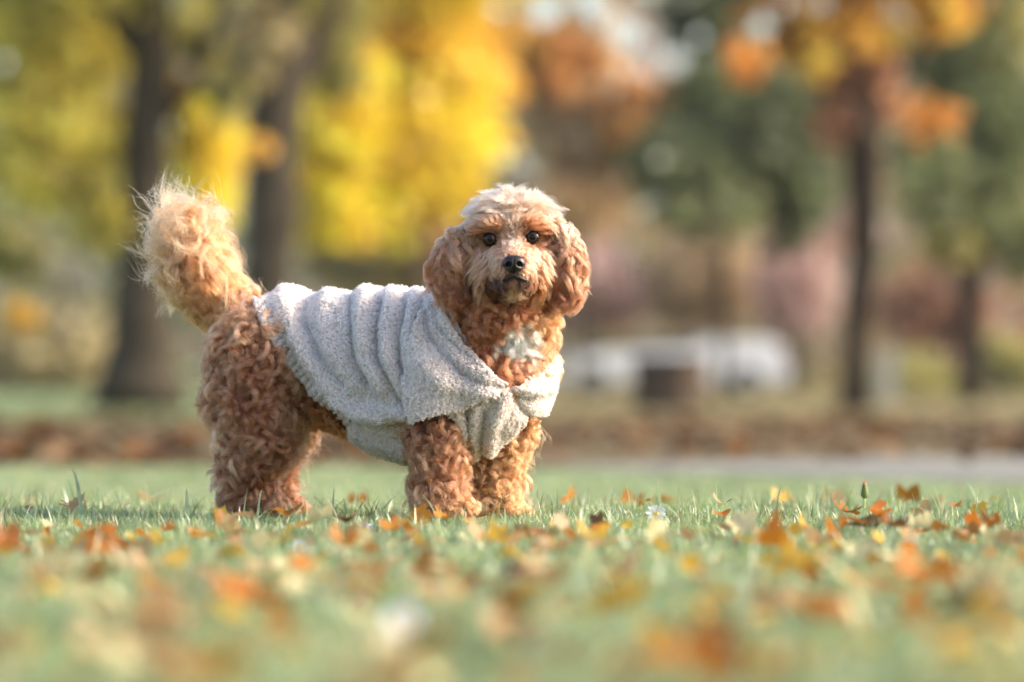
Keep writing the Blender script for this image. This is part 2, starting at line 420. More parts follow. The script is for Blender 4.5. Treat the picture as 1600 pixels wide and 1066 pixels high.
named = [  # px, py, size m, colour, kind, tilt, label
 (158,846,.055,'orange','maple',1.0,'upright blurred orange leaf in the grass at the far left, below the tail'),
 (215,868,.060,'tan','oval',.5,'long tan leaf slanting right beside the upright orange leaf at far left'),
 (8,852,.055,'rust','maple',.6,'rusty orange leaf cut by the left edge of the picture'),
 (88,888,.060,'cream','maple',.3,'pale yellow leaf flat in the grass near the left edge'),
 (248,848,.034,'golden','oval',.9,'small golden leaf right of the long tan leaf'),
 (125,935,.060,'cream','oval',.2,'pale grey cream leaf lying flat in the blurred lower left grass'),
 (385,940,.056,'orange','maple',.2,'large orange leaf below the hind legs in the blurred foreground'),
 (345,915,.050,'brown','oval',.3,'brown leaf touching the large orange leaf below the hind legs'),
 (472,905,.042,'cream','maple',.5,'pale yellow rounded leaf below and right of the hind paws'),
 (312,838,.030,'orange','maple',.8,'small orange leaf just below the hind paws at left'),
 (442,845,.036,'golden','maple',.7,'small golden orange leaf below the hind paws at right'),
 (380,808,.034,'tan','oval',.3,'tan leaf lying against the hind paws'),
 (345,806,.026,'golden','maple',.6,'yellow leaf tucked under the rear hind paw'),
 (655,803,.036,'orange','maple',1.1,'orange leaf standing upright in front of the near front paw'),
 (745,832,.050,'peach','oval',1.2,'pinkish blurred leaf standing up before the far front paw'),
 (775,845,.036,'golden','maple',.6,'golden leaf below the far front paw'),
 (700,925,.060,'tan','oval',.4,'long tan leaf in the middle foreground, left of the pale curled leaf'),
 (800,965,.075,'peach','oval',.25,'long peach brown leaf curled flat below the front legs'),
 (660,1010,.052,'rust','oval',.15,'reddish brown leaf directly under the blurred white daisy'),
 (540,1052,.045,'cream','oval',.5,'cream leaf at the bottom edge left of the white daisy'),
 (228,1020,.045,'peach','maple',.5,'peach coloured blurred leaf near the bottom left corner'),
 (352,1045,.040,'golden','maple',.3,'dull golden leaf at the bottom edge below the hind legs'),
 (1085,1035,.050,'rust','maple',.7,'dark orange red leaf at the bottom edge, strongest colour of the foreground'),
 (975,945,.055,'golden','maple',.3,'golden yellow leaf in the blurred foreground right of the front legs'),
 (1228,880,.050,'golden','oval',1.1,'upright amber leaf with dark base right of centre'),
 (1262,895,.036,'rust','oval',.7,'dark rust leaf right beside the upright amber leaf'),
 (1305,948,.044,'rust','maple',.6,'rust red leaf below the pale pink leaf at right'),
 (1335,915,.045,'cream','maple',.7,'pale pink white leaf above the rust red leaf at right'),
 (1425,905,.038,'orange','maple',.6,'orange leaf between the pale pink leaf and the big cream leaf'),
 (1540,915,.058,'cream','maple',.5,'big cream leaf near the right edge in the blurred foreground'),
 (1470,910,.045,'orange','maple',.4,'orange leaf touching the left of the big cream leaf'),
 (1160,820,.046,'cream','maple',1.15,'sharp pale cream lobed leaf standing in the grass right of the white daisy'),
 (1335,814,.050,'rust','maple',.35,'glossy orange brown leaf directly under the dandelion bud'),
 (1368,808,.040,'orange','maple',.9,'folded orange leaf standing behind the dandelion stem'),
 (1392,818,.034,'brown','oval',.3,'dark brown leaf right of the dandelion stem'),
 (1300,828,.036,'orange','oval',1.0,'narrow orange leaf standing left of the dandelion stem'),
 (1276,842,.044,'tan','maple',.7,'pale tan leaf in front of the narrow orange leaf, left of the dandelion'),
 (1470,820,.030,'rust','maple',.6,'small rust leaf halfway between the dandelion and the right edge'),
 (1520,815,.030,'orange','maple',.8,'small crumpled orange leaf in focus near the right edge'),
 (1552,822,.032,'rust','maple',.8,'small crumpled red orange leaf nearest the right edge in focus'),
 (1500,828,.040,'tan','oval',.5,'sharp tan leaf lying before the small crumpled orange leaves at right'),
 (1255,818,.026,'golden','oval',1.0,'small yellow leaf between the cream leaf and the dandelion'),
 (1210,828,.028,'golden','maple',.7,'small golden leaf touching the right side of the sharp cream leaf'),
 (1118,838,.026,'brown','maple',.7,'small dark brown leaf left of the sharp cream leaf'),
 (500,812,.050,'cream','maple',.4,'crumpled cream leaf in the grass right of the hind paws'),
 (478,818,.030,'orange','oval',.5,'small orange leaf under the crumpled cream leaf'),
 (545,812,.030,'brown','oval',.3,'dark brown leaf right of the crumpled cream leaf'),
 (120,790,.050,'peach','maple',.5,'pale peach leaf on the lawn ridge behind the tall bent grass blade'),
]
for (px, py, s, c, k, t, lb) in named: leaf(px, py, s * (1.12 if py > 880 else .92), c, k, None, (t if 'upright' in lb or 'standing' in lb else t * .6 + .05), lb, dz=0.014)
for (px, py, s, c, lb) in [   # leaves lying on the lawn behind the dog, seen just over the ridge
 (1035,782,.075,'orange','blurred orange leaf on the lawn behind and above the small sharp daisy'),
 (1078,795,.065,'rust','blurred rust leaf on the lawn right behind the small sharp daisy'),
 (985,792,.065,'orange','blurred orange leaf on the lawn behind, left of the small sharp daisy'),
 (925,794,.070,'peach','blurred pale peach leaf on the lawn behind, right of the front legs'),
 (885,786,.070,'orange','blurred orange leaf on the lawn behind, close to the right of the front legs'),
 (1225,788,.070,'golden','blurred golden leaf on the lawn behind the sharp cream leaf'),
 (1300,792,.065,'peach','blurred peach leaf on the lawn behind, left of the dandelion'),
 (1420,786,.070,'rust','blurred rust red leaf on the lawn behind, right of the dandelion'),
 (1462,796,.070,'peach','blurred peach leaf on the lawn behind, far right of the dandelion'),
 (1540,790,.065,'golden','blurred golden leaf on the lawn behind near the right edge'),
 (235,782,.070,'peach','blurred peach leaf on the lawn behind, left of the hind legs'),
 (560,792,.060,'orange','blurred orange leaf on the lawn behind the belly of the dog'),
 (50,786,.070,'peach','blurred peach leaf on the lawn behind at the far left'),
]: leaf(px, py, s * .85, c, 'maple', None, .55, lb, y=random.uniform(0.9, 1.7))
words = {'orange': 'orange', 'golden': 'golden yellow', 'rust': 'rust red', 'tan': 'tan', 'cream': 'pale cream', 'brown': 'dark brown', 'peach': 'peach coloured'}
n_rand = 0
names_c = list(LEAFC); pw = [.22, .24, .11, .13, .10, .08, .12]
for k in range(330):
    d = math.sqrt(random.random() * (6.35 ** 2 - 2.45 ** 2) + 2.45 ** 2); y = d - CAM_D
    x = random.uniform(-1, 1) * (d * 0.138 + 0.03)
    if -0.5 < x < 0.06 and y > -0.12: continue
    if y > -0.7 and random.random() < .8: continue
    if any(abs(x - a) < .05 and b - .5 < y < b + .03 for a, b in DAISY_SPOTS): continue
    if n_rand >= 225: break
    n_rand += 1
    c = random.choices(names_c, pw)[0]; kind = random.choice(['maple', 'oval'])
    s = random.uniform(0.018, 0.042) if random.random() < .85 else random.uniform(.04, .055)
    zone = 'in the blurred foreground grass' if y < -1.6 else ('in the grass a little before the dog' if y < -0.35 else 'in the sharp band of grass level with the paws')
    shape = 'lobed' if kind == 'maple' else 'oval'
    ppx = 800 + x / d * FPX
    zone = ('at the bottom edge' if d < 2.95 else 'in blurred foreground grass' if d < 3.6 else 'in half blurred grass' if d < 4.6 else 'in soft grass before the paws' if d < 5.4 else 'in the sharp band of grass')
    side = ('far left' if ppx < 250 else 'below the hind legs' if ppx < 520 else 'below the belly' if ppx < 660 else 'below the front legs' if ppx < 850 else 'right of the dog' if ppx < 1080 else 'left of the dandelion' if ppx < 1340 else 'far right')
    size = 'tiny' if s < .026 else 'small' if s < .036 else 'larger'
    leaf(0, 0, s, c, kind, None, random.gauss(0.15, 0.35), f'{size} {words[c]} {shape} leaf {zone}, {side}', 'fallen leaves strewn over the lawn', x=x, y=y, dz=random.uniform(0.004, 0.016))
def litter(near=False):
    n = 3600; y = 7.5 + 22 * rng.random(n) ** 1.3
    if near: n = 260; y = np.sqrt(rng.random(n) * (5.0 ** 2 - 2.45 ** 2) + 2.45 ** 2) - CAM_D
    dd = y + CAM_D; x = rng.uniform(-1, 1, n) * (dd * 0.16 + (0 if near else 1))
    onpath = (x > 0) & (np.abs(y - 7.4) < 2.0); keep = ~onpath | (rng.random(n) < 0.05); x, y = x[keep], y[keep]; n = len(x)
    s = rng.uniform(0.03, 0.06, n) * (.26 if near else 1); a = rng.random(n) * 6.28; t = rng.uniform(-.7, .7, n) * (1.7 if near else 1); z = ground_z(x, y) + (rng.uniform(.008, .026, n) if near else 0.015)
    e1 = np.stack([np.cos(a), np.sin(a), 0 * a], -1) * s[:, None]; e2 = np.stack([-np.sin(a) * np.cos(t), np.cos(a) * np.cos(t), np.sin(t)], -1) * s[:, None]
    c = np.stack([x, y, z + np.abs(np.sin(t)) * s], -1)
    ring = [(1, 0), (.5, .6), (0, 1), (-.6, .5), (-1, 0), (-.4, -.6), (0, -.9), (.6, -.5)]
    V = np.stack([c + (e1 * .1)] + [c + e1 * p + e2 * q for p, q in ring], 1)
    b = (np.arange(n) * 9)[:, None]; F = np.concatenate([b + np.array([0, 1 + k, 1 + (k + 1) % 8])[None] for k in range(8)], 0)
    pal = np.array([LEAFC['orange'], LEAFC['rust'] if near else LEAFC['brown'], LEAFC['brown'], LEAFC['tan'], LEAFC['peach']]) * (1.0 if near else 0.5)
    if near: pal[2] = LEAFC['cream']; pal[1] = LEAFC['golden']
    C = np.repeat(pal[rng.choice(5, n, p=[.1, .25, .35, .2, .1])][:, None], 9, 1)
    return mesh_np('leaf_litter', V.reshape(-1, 3), None, F, C.reshape(-1, 3))
tag(link('leaf_litter', litter(), None, leafy_mat('litter', True, trans=.25, gloss=.03)), 'blurred brown and rust leaf litter beyond the path', 'leaf litter', kind='stuff')

tag(link('leaf_fragments', litter(True), None, bpy.data.materials['litter']), 'tiny curled leaf fragments strewn through the grass', 'leaf litter', kind='stuff')

# ------------------------------------------------------------------ small plants
def tube_np(pts, rads, seg=8, close=True):
    pts = [Vector(p) for p in pts]; V = []; F4 = []; F3 = []
    for k, p in enumerate(pts):
        t = (pts[min(k + 1, len(pts) - 1)] - pts[max(k - 1, 0)]).normalized()
        a = t.orthogonal().normalized() if k == 0 else (a0 - t * a0.dot(t)).normalized()
        a0 = a; b = t.cross(a)
        for j in range(seg):
            an = 2 * math.pi * j / seg; V.append(tuple(p + (a * math.cos(an) + b * math.sin(an)) * rads[k]))
    for k in range(len(pts) - 1):
        for j in range(seg): j2 = (j + 1) % seg; F4.append((k * seg + j, k * seg + j2, (k + 1) * seg + j2, (k + 1) * seg + j))
    if close:
        V.append(tuple(pts[-1])); c = len(V) - 1; k = (len(pts) - 1) * seg
        for j in range(seg): F3.append((k + j, k + (j + 1) % seg, c))
        V.append(tuple(pts[0])); c = len(V) - 1
        for j in range(seg): F3.append(((j + 1) % seg, j, c))
    return V, F4, F3
def empty(name, loc, label, cat, group=None):
    o = bpy.data.objects.new(name, None); col.objects.link(o); o.location = loc; o.empty_display_size = 0.05
    tag(o, label, cat, group); bpy.context.view_layer.update(); return o
stem_green = solid_mat('stem_green', (0.36, 0.42, 0.16), 0.5, .3, .15, 300)
bud_green = solid_mat('bud_green', (0.13, 0.17, 0.05), 0.5, .3, .5, 500)
bud_tip = solid_mat('bud_tip', (0.5, 0.25, 0.12), 0.7, .2, .3, 500)
petal_white = leafy_mat('petal_white', False, (0.80, 0.82, 0.84), 0.3, 0.03)
yolk = solid_mat('daisy_yellow', (0.7, 0.45, 0.04), 0.8, .2, .3, 900)
def dandelion(px, py_top, y):
    top = P(px, py_top, y); gz = float(ground_z(top.x, y)); e = empty('dandelion_bud', (top.x, y, gz), 'closed dandelion bud on a pale stem rising from orange leaves at right', 'flower')
    x = top.x; zt = top.z; f = lambda z: x + 0.004 * math.sin((z - gz) * 40)
    zb = zt - 0.027
    V, a, b = tube_np([(f(gz + (zb - gz) * k / 6), y, gz + (zb - gz) * k / 6) for k in range(7)], [0.0016] * 7)
    link('stem', mesh_np('stem', V, a, b), e, stem_green)
    prof = [(0, .0022), (.002, .0052), (.006, .0060), (.012, .0054), (.017, .0043), (.021, .0040)]
    V, a, b = tube_np([(f(zb), y, zb + p) for p, r in prof], [r for p, r in prof], 14)
    link('bud', mesh_np('bud', V, a, b), e, bud_green)
    V, F = [], []
    for k in range(9):      # reflexed little bracts at the base
        an = 6.28 * k / 9; c, s = math.cos(an), math.sin(an); i0 = len(V)
        V += [(f(zb) + c * .004 - s * .001, y + s * .004 + c * .001, zb + .003), (f(zb) + c * .004 + s * .001, y + s * .004 - c * .001, zb + .003), (f(zb) + c * .0085, y + s * .0085, zb + .0015)]
        F.append((i0, i0 + 1, i0 + 2))
    link('bract', mesh_np('bract', V, None, F), e, stem_green)
    V, F4, F3 = [], [], []
    for k in range(7):
        an = 6.28 * k / 7; q = len(V); v, a, b = tube_np([(f(zb) + math.cos(an) * .0018, y + math.sin(an) * .0018, zb + .019), (f(zb) + math.cos(an) * .0022, y + math.sin(an) * .0022, zt + random.uniform(-.002, .002))], [.0014, .0009], 5)
        V += v; F4 += [tuple(i + q for i in t) for t in a]; F3 += [tuple(i + q for i in t) for t in b]
    link('bud_tip', mesh_np('bud_tip', V, F4, F3), e, bud_tip)
dandelion(1347, 752, 0.02)
def daisy(px, py, y, r, label, tiltx=0.9):
    c = P(px, py, y); gz = float(ground_z(c.x, y)); e = empty('daisy', (c.x, y, gz), label, 'flower', None)
    V, a, b = tube_np([(c.x, y + .004, gz), (c.x + .002, y + .003, (gz + c.z) / 2), (c.x, y + .001, c.z)], [.001, .001, .001])
    link('stem', mesh_np('stem', V, a, b), e, stem_green)
    M = __import__('mathutils').Matrix.Rotation(tiltx, 3, 'X')
    V, F = [], []
    for k in range(18):
        an = 6.283 * k / 18 + random.uniform(-.08, .08); L = r * random.uniform(.85, 1.08); d = Vector((math.cos(an), math.sin(an), 0)); s = Vector((-d.y, d.x, 0))
        up = random.uniform(-.1, .35); i0 = len(V)
        for t, wv in ((.2, .05), (.55, .13), (.85, .13), (1.0, .05)):
            for sg in (-1, 1): V.append(tuple(c + M @ (d * L * t + s * sg * wv * r + Vector((0, 0, up * L * t * t)))))
        for q in range(3): F.append((i0 + 2 * q, i0 + 2 * q + 1, i0 + 2 * q + 3, i0 + 2 * q + 2))
    link('petal', mesh_np('petal', V, F), e, petal_white)
    bm = bmesh.new(); bmesh.ops.create_uvsphere(bm, u_segments=12, v_segments=8, radius=r * .28)
    for v in bm.verts: v.co = c + M @ Vector((v.co.x, v.co.y, v.co.z * .6))
    me = bpy.data.meshes.new('disc'); bm.to_mesh(me); bm.free(); link('disc', me, e, yolk)
daisy(1025, 803, 0.05, .016, 'small sharp white daisy in the grass right of the front legs', 1.2)
daisy(572, 826, -0.5, .011, 'small soft white daisy in the grass below the belly of the dog')
daisy(468, 853, -0.95, .010, 'tiny blurred white daisy below the hind paws', 1.2)
daisy(630, 970, -2.85, .017, 'blurred white daisy in the foreground, the largest white spot', .9)
def long_blade(px, py0, py1, y, bend, label, wd=.004):
    a = P(px, py0, y); b = P(px - bend, py1, y); gz = float(ground_z(a.x, y)); V, F = [], []
    n = 10
    for k in range(n + 1):
        t = k / n; x = a.x + (b.x - a.x) * t ** 1.5; z = gz + (b.z - gz) * math.sin(t * 1.5) / math.sin(1.5); wv = wd * .5 * (1 - t ** 2.5) + .0003
        V += [(x - wv, y + wv * .4, z), (x, y + .0008, z), (x + wv, y - wv * .4, z)]
    for k in range(n):
        for j in range(2): q = 3 * k + j; F.append((q, q + 1, q + 4, q + 3))
    me = mesh_np('grass_blade', V, F); o = link('grass_blade', me, None, leafy_mat('pale_blade', False, (.42, .52, .30), .4, .12)); tag(o, label, 'grass blade')
for a in [(128, 800, 732, -.05, 18, 'tall pale bent grass blade at far left under the tail', .006), (293, 805, 765, -.2, 2, 'upright blurred grass blade left of the hind paws', .007),
          (402, 805, 765, -.2, -8, 'short curved grass blade standing before the hind paws', .003), (918, 805, 762, 0.05, -3, 'thin dark grass blade right of the front legs', .003),
          (840, 805, 757, 0.0, 0, 'thin grass blade beside the far front paw', .003),
          (1276, 805, 762, 0.1, -2, 'upright green grass blade left of the dandelion bud', .005), (1294, 805, 762, 0.25, 2, 'pale straight grass blade next to the dandelion bud', .005),
          (1440, 812, 778, 0.05, -12, 'slanting bright green grass blade right of the dandelion bud', .005), (1578, 805, 762, 0.0, 6, 'pale grass blade near the right edge of the lawn', .004),
          (1395, 812, 768, 0.05, -8, 'thin curved grass blade just right of the dandelion bud', .003)]:
    long_blade(*a)

# ------------------------------------------------------------------ background trees
bark = solid_mat('bark_grey', (0.055, 0.045, 0.033), .95, .1, .4, 3, bump=.5)
bark_dark = solid_mat('bark_dark', (0.028, 0.021, 0.016), .95, .1, .4, 3, bump=.5)
crown_mat = leafy_mat('tree_leaves', True, trans=.5, gloss=.04, rough=.45)
ORG2 = srgb(215, 160, 95)
YEL, YEL2, GOLD, ORG, RUS = srgb(250, 218, 72), srgb(224, 210, 104), srgb(236, 190, 84), srgb(226, 160, 76), srgb(186, 142, 112)
OLV, GRN, DGR, TAN, PNK, KHA = srgb(172, 166, 98), srgb(134, 144, 98), srgb(104, 116, 82), srgb(196, 172, 136), srgb(202, 172, 164), srgb(172, 158, 114)
HOLES = [(1190, 42, 20), (1055, 96, 22), (975, 50, 26), (850, 18, 26), (1092, 58, 15), (1225, 8, 14), (930, 12, 18), (905, 215, 16), (1008, 110, 13), (780, 12, 16), (8, 100, 14)]
def not_hole(px, py):
    k = np.ones(len(px), bool)
    for a, b, c in HOLES: k &= np.hypot(px - a, py - b) > c
    return k
def leaf_cloud(blobs, size, D0, dens=1.0):
    """blobs: (px, py, rx_px, ry_px, distance, colour, count). Leaves spread in clumps through each ellipsoid."""
    VV, CC = [], []
    for (px, py, rx, ry, D, c, cnt) in blobs:
        y = D - CAM_D; ctr = np.array(P(px, py, y)); k = D / FPX; cnt = cnt * 1.5
        rad = np.array([rx * k, (rx + ry) * .5 * k, ry * k]); n = int(cnt * dens)
        ncl = max(5, n // 28); cc = unit(rng.standard_normal((ncl, 3))) * rng.random((ncl, 1)) ** .4
        idx = rng.integers(0, ncl, n)
        p = ctr + cc[idx] * rad + rng.standard_normal((n, 3)) * rad.mean() * .18
        hx, hy = to_px(p); kp = not_hole(hx, hy); p = p[kp]; idx = idx[kp]; n = len(p)
        s = size * (0.7 + .6 * rng.random((n, 1)))
        a = unit(rng.standard_normal((n, 3)) + np.array([0, 0, -.2])); b = unit(np.cross(a, rng.standard_normal((n, 3))))
        v = np.stack([p - a * s * .6, p + b * s * .35, p + a * s * .6, p - b * s * .35], 1)
        tint = np.array(c)[None] * (1 + .22 * rng.standard_normal((ncl, 1)))[idx].clip(.5, 1.6) * (1 + .15 * rng.standard_normal((n, 1)))
        VV.append(v.reshape(-1, 3)); CC.append(np.repeat(tint, 4, 0))
    V = np.concatenate(VV); C = np.clip(np.concatenate(CC), .01, .9); F = np.arange(len(V)).reshape(-1, 4)
    return V, F, C
def trunk_mesh(base, limbs):
    """limbs: list of (points, radii)"""
    V, F4, F3 = [], [], []
    for pts, rads in limbs:
        P2, R2 = [], []
        for k in range(len(pts) - 1):
            for q in range(4):
                t = q / 4; p = Vector(pts[k]).lerp(Vector(pts[k + 1]), t); r = rads[k] * (1 - t) + rads[k + 1] * t
                P2.append(p + Vector((random.gauss(0, r * .06), random.gauss(0, r * .06), 0))); R2.append(r * random.uniform(.94, 1.06))
        P2.append(Vector(pts[-1])); R2.append(rads[-1])
        q = len(V); v, a, b = tube_np(P2, R2, 14); V += v; F4 += [tuple(i + q for i in t) for t in a]; F3 += [tuple(i + q for i in t) for t in b]
    return mesh_np('trunk', V, F4, F3)
def tree(name, D, trunk_px, label, blobs, mat=bark, size=.16, w=1.0, limbs=(), group=None):
    """trunk_px: list of (px, py, half width px)"""
    y = D - CAM_D; bx = P(trunk_px[0][0], 600, y).x; gz = float(ground_z(bx, y))
    e = empty(name, (bx, y, gz), label, 'tree', group)
    k = D / FPX; pts = [P(a, b, y) for a, b, r in trunk_px]; rads = [r * k for a, b, r in trunk_px]
    pts[0].z = gz - .05
    L = [(pts, rads)]
    for lb in limbs:
        L.append(([P(a, b, y + dy) for a, b, r, dy in lb], [r * k for a, b, r, dy in lb]))
    link('trunk', trunk_mesh(e, L), e, mat)
    if blobs:
        V, F, C = leaf_cloud(blobs, size, D); link('crown', mesh_np('crown', V, F, colors=C, smooth=False), e, crown_mat)
    return e
tree('maple_tree', 46, [(215, 640, 82), (215, 600, 58), (220, 500, 46), (228, 300, 38), (232, 100, 34), (240, -100, 28), (250, -350, 12)],
     'thick trunked tree at left behind the tail of the dog, yellow green leaves',
     [(40, 60, 90, 90, 46, YEL2, 1400), (130, 60, 70, 100, 49, YEL2, 1400), (60, 230, 100, 90, 46, YEL2, 1500), (150, 210, 50, 90, 49, YEL2, 600), (20, 380, 60, 50, 47, OLV, 300), (35, 505, 30, 28, 44, GOLD, 130),
      (160, 330, 60, 60, 46, YEL2, 300), (320, 60, 60, 70, 49, OLV, 600), (300, 180, 36, 60, 49, GOLD, 250), (325, 240, 45, 100, 49, YEL, 1200), (330, 330, 30, 40, 49, YEL2, 150), (0, 140, 60, 60, 48, YEL2, 500),
      (200, -150, 320, 120, 46, YEL2, 4500), (220, -350, 250, 120, 46, YEL2, 2500)],
     limbs=[[(232, 100, 22, 0), (160, 0, 16, .3), (80, -120, 8, .6)], [(228, 220, 16, 0), (310, 110, 12, -.3), (380, -60, 6, -.6)], [(240, -60, 18, 0), (330, -200, 8, .4)]])
tree('maple_tree', 43, [(425, 650, 50), (420, 600, 40), (418, 430, 38), (425, 300, 44), (430, 180, 44), (436, 100, 40), (440, -60, 30), (445, -300, 12)],
     'dark forked tree right of the thick trunked one, directly behind the sweater rear',
     [(500, 40, 80, 60, 46, OLV, 700), (400, 60, 60, 60, 42, KHA, 450), (400, 230, 26, 22, 41, GOLD, 70), (510, 110, 50, 40, 46, OLV, 350), (350, 140, 30, 50, 42, OLV, 200),
      (450, -150, 260, 110, 43, OLV, 3000)],
     limbs=[[(432, 190, 30, 0), (380, 90, 20, -.2), (340, -60, 12, -.4)], [(434, 170, 26, 0), (500, 60, 18, .2), (560, -80, 10, .4)]])
tree('linden_tree', 52, [(655, 630, 14), (655, 500, 13), (650, 300, 12), (645, 100, 9), (640, -100, 5)],
     'bright yellow tree in the middle, between dark forked tree and dog head',
     [(600, 240, 130, 120, 52, YEL, 3400), (540, 170, 70, 100, 51, YEL, 1500), (680, 180, 90, 120, 52, YEL, 2200), (540, 310, 70, 70, 51, YEL, 900), (640, 100, 90, 70, 52, GOLD, 1000), (730, 60, 70, 60, 53, GOLD, 600),
      (500, 360, 30, 30, 51, YEL2, 120), (700, 290, 60, 40, 52, YEL, 450), (620, 360, 60, 30, 52, YEL2, 250), (650, -80, 200, 100, 52, YEL, 2600), (780, 150, 40, 80, 53, GOLD, 200)],
     mat=bark, size=.18)
tree('maple_tree', 44, [(1335, 637, 30), (1335, 600, 22), (1340, 500, 22), (1350, 380, 24), (1350, 280, 28), (1345, 210, 34), (1340, 140, 26), (1335, 40, 18), (1330, -120, 8)],
     'slim dark tree at right with orange leaves high in its crown',
     [(1165, 95, 38, 44, 43, ORG, 75), (1270, 70, 75, 65, 44, GOLD, 380), (1220, 30, 50, 40, 44, ORG, 300), (1380, 40, 90, 60, 44, GOLD, 260), (1470, 20, 60, 35, 44, GOLD, 300), (1430, 190, 66, 50, 43, ORG, 85), (1330, 130, 60, 40, 44, RUS, 250),
      (1300, 180, 50, 50, 44, RUS, 160), (1390, 150, 40, 60, 44, RUS, 160), (1350, -120, 220, 90, 44, ORG, 2400)],
     mat=bark_dark, limbs=[[(1345, 225, 20, 0), (1290, 130, 12, -.2), (1230, 40, 8, -.4)], [(1348, 220, 20, 0), (1410, 130, 12, .2), (1460, 20, 8, .4)], [(1342, 170, 14, 0), (1310, 60, 8, .3), (1290, -40, 5, .5)]])
tree('oak_tree', 62, [(1515, 545, 22), (1515, 480, 20), (1518, 380, 20), (1520, 250, 22), (1520, 60, 16), (1520, -150, 8)],
     'green tree at the right edge with a short dark trunk',
     [(1520, 300, 90, 90, 62, GRN, 1600), (1570, 180, 80, 110, 62, GRN, 1500), (1450, 270, 60, 80, 61, GRN, 800), (1590, 380, 60, 50, 62, GRN, 500), (1500, 80, 90, 80, 62, GRN, 1200), (1490, 380, 50, 30, 61, OLV, 250), (1560, 60, 60, 60, 62, OLV, 600), (1530, -100, 150, 100, 62, GRN, 1600)],
     mat=bark_dark, size=.2)
tree('oak_tree', 58, [(1130, 615, 7), (1130, 400, 8), (1120, 200, 8), (1120, 0, 5)],
     'dark green tree between the head of the dog and the slim dark tree',
     [(1130, 240, 110, 70, 58, DGR, 1600), (1060, 260, 80, 60, 57, DGR, 800), (1210, 200, 90, 90, 58, DGR, 1500), (1110, 150, 90, 50, 58, GRN, 700), (1240, 300, 70, 60, 58, DGR, 800), (1080, 40, 60, 40, 58, DGR, 350), (1100, 330, 90, 35, 57, GRN, 500), (1230, 380, 40, 30, 58, DGR, 200),
      (1140, 20, 70, 60, 58, GRN, 400), (1010, 290, 50, 30, 58, GRN, 200), (1100, -120, 200, 80, 58, DGR, 1500)],
     mat=bark_dark, size=.2)
tree('beech_tree', 70, [(905, 620, 6), (905, 400, 7), (905, 200, 6), (910, 20, 4)],
     'thin russet tree rising right above the head of the dog',
     [(860, 110, 90, 60, 70, ORG2, 700), (900, 190, 100, 60, 70, TAN, 700), (1000, 170, 60, 50, 69, ORG2, 600), (820, 60, 70, 50, 70, GOLD, 450), (940, 250, 90, 50, 70, TAN, 600), (880, 320, 110, 50, 70, TAN, 800), (1010, 240, 50, 40, 70, ORG2, 360), (930, 60, 60, 40, 70, TAN, 200), (850, -90, 160, 60, 70, RUS, 500)],
     mat=bark, size=.24)
tree('shrub_tree', 75, [(760, 620, 8), (760, 480, 8), (765, 380, 5)],
     'olive brown small tree half hidden by the head of the dog',
     [(760, 350, 80, 50, 75, RUS, 600), (660, 360, 60, 50, 74, RUS, 420), (620, 420, 90, 50, 75, KHA, 800), (530, 420, 60, 40, 75, KHA, 450)], size=.26)
# far-off wood, hedge masses and shrubs
def bush(px, py, rx, ry, D, c, n, label, size=.25):
    V, F, C = leaf_cloud([(px, py, rx, ry, D, c, n), (px - rx * .4, py + ry * .3, rx * .6, ry * .6, D, c, n // 3), (px + rx * .4, py + ry * .35, rx * .6, ry * .6, D, c, n // 3)], size, D)
    y = D - CAM_D; x = P(px, py, y).x; gz = float(ground_z(x, y)); e = empty('bush', (x, y, gz), label, 'bush')
    zt = P(px, py, y).z
    link('trunk', trunk_mesh(e, [([(x + .05 * j, y, gz - .1), (x + .35 * j, y, max(gz + .4, zt - .2)), (x + .8 * j, y, max(gz + .8, zt + .3))], [.07, .05, .02]) for j in (-1, 0, 1)]), e, bark)
    link('crown', mesh_np('crown', V, F, colors=C, smooth=False), e, crown_mat)
bush(90, 560, 130, 60, 86, KHA, 900, 'olive bush on the far lawn at the left edge')
bush(930, 440, 80, 80, 92, PNK, 900, 'pinkish brown bare bush right of the head of the dog')
bush(1100, 430, 90, 80, 92, TAN, 900, 'tan bush above the parked car')
bush(1240, 440, 60, 80, 90, PNK, 700, 'pink grey bush left of the slim dark trunk')
bush(1460, 480, 90, 70, 88, srgb(160, 118, 92), 700, 'brick red bush between the two dark trunks at right')
bush(1590, 570, 70, 50, 84, OLV, 600, 'low olive bush at the right edge')
bush(1440, 600, 80, 35, 80, OLV, 500, 'low green bush right of the slim dark trunk')
bush(560, 560, 90, 60, 90, OLV, 800, 'olive bush seen above the back of the dog')
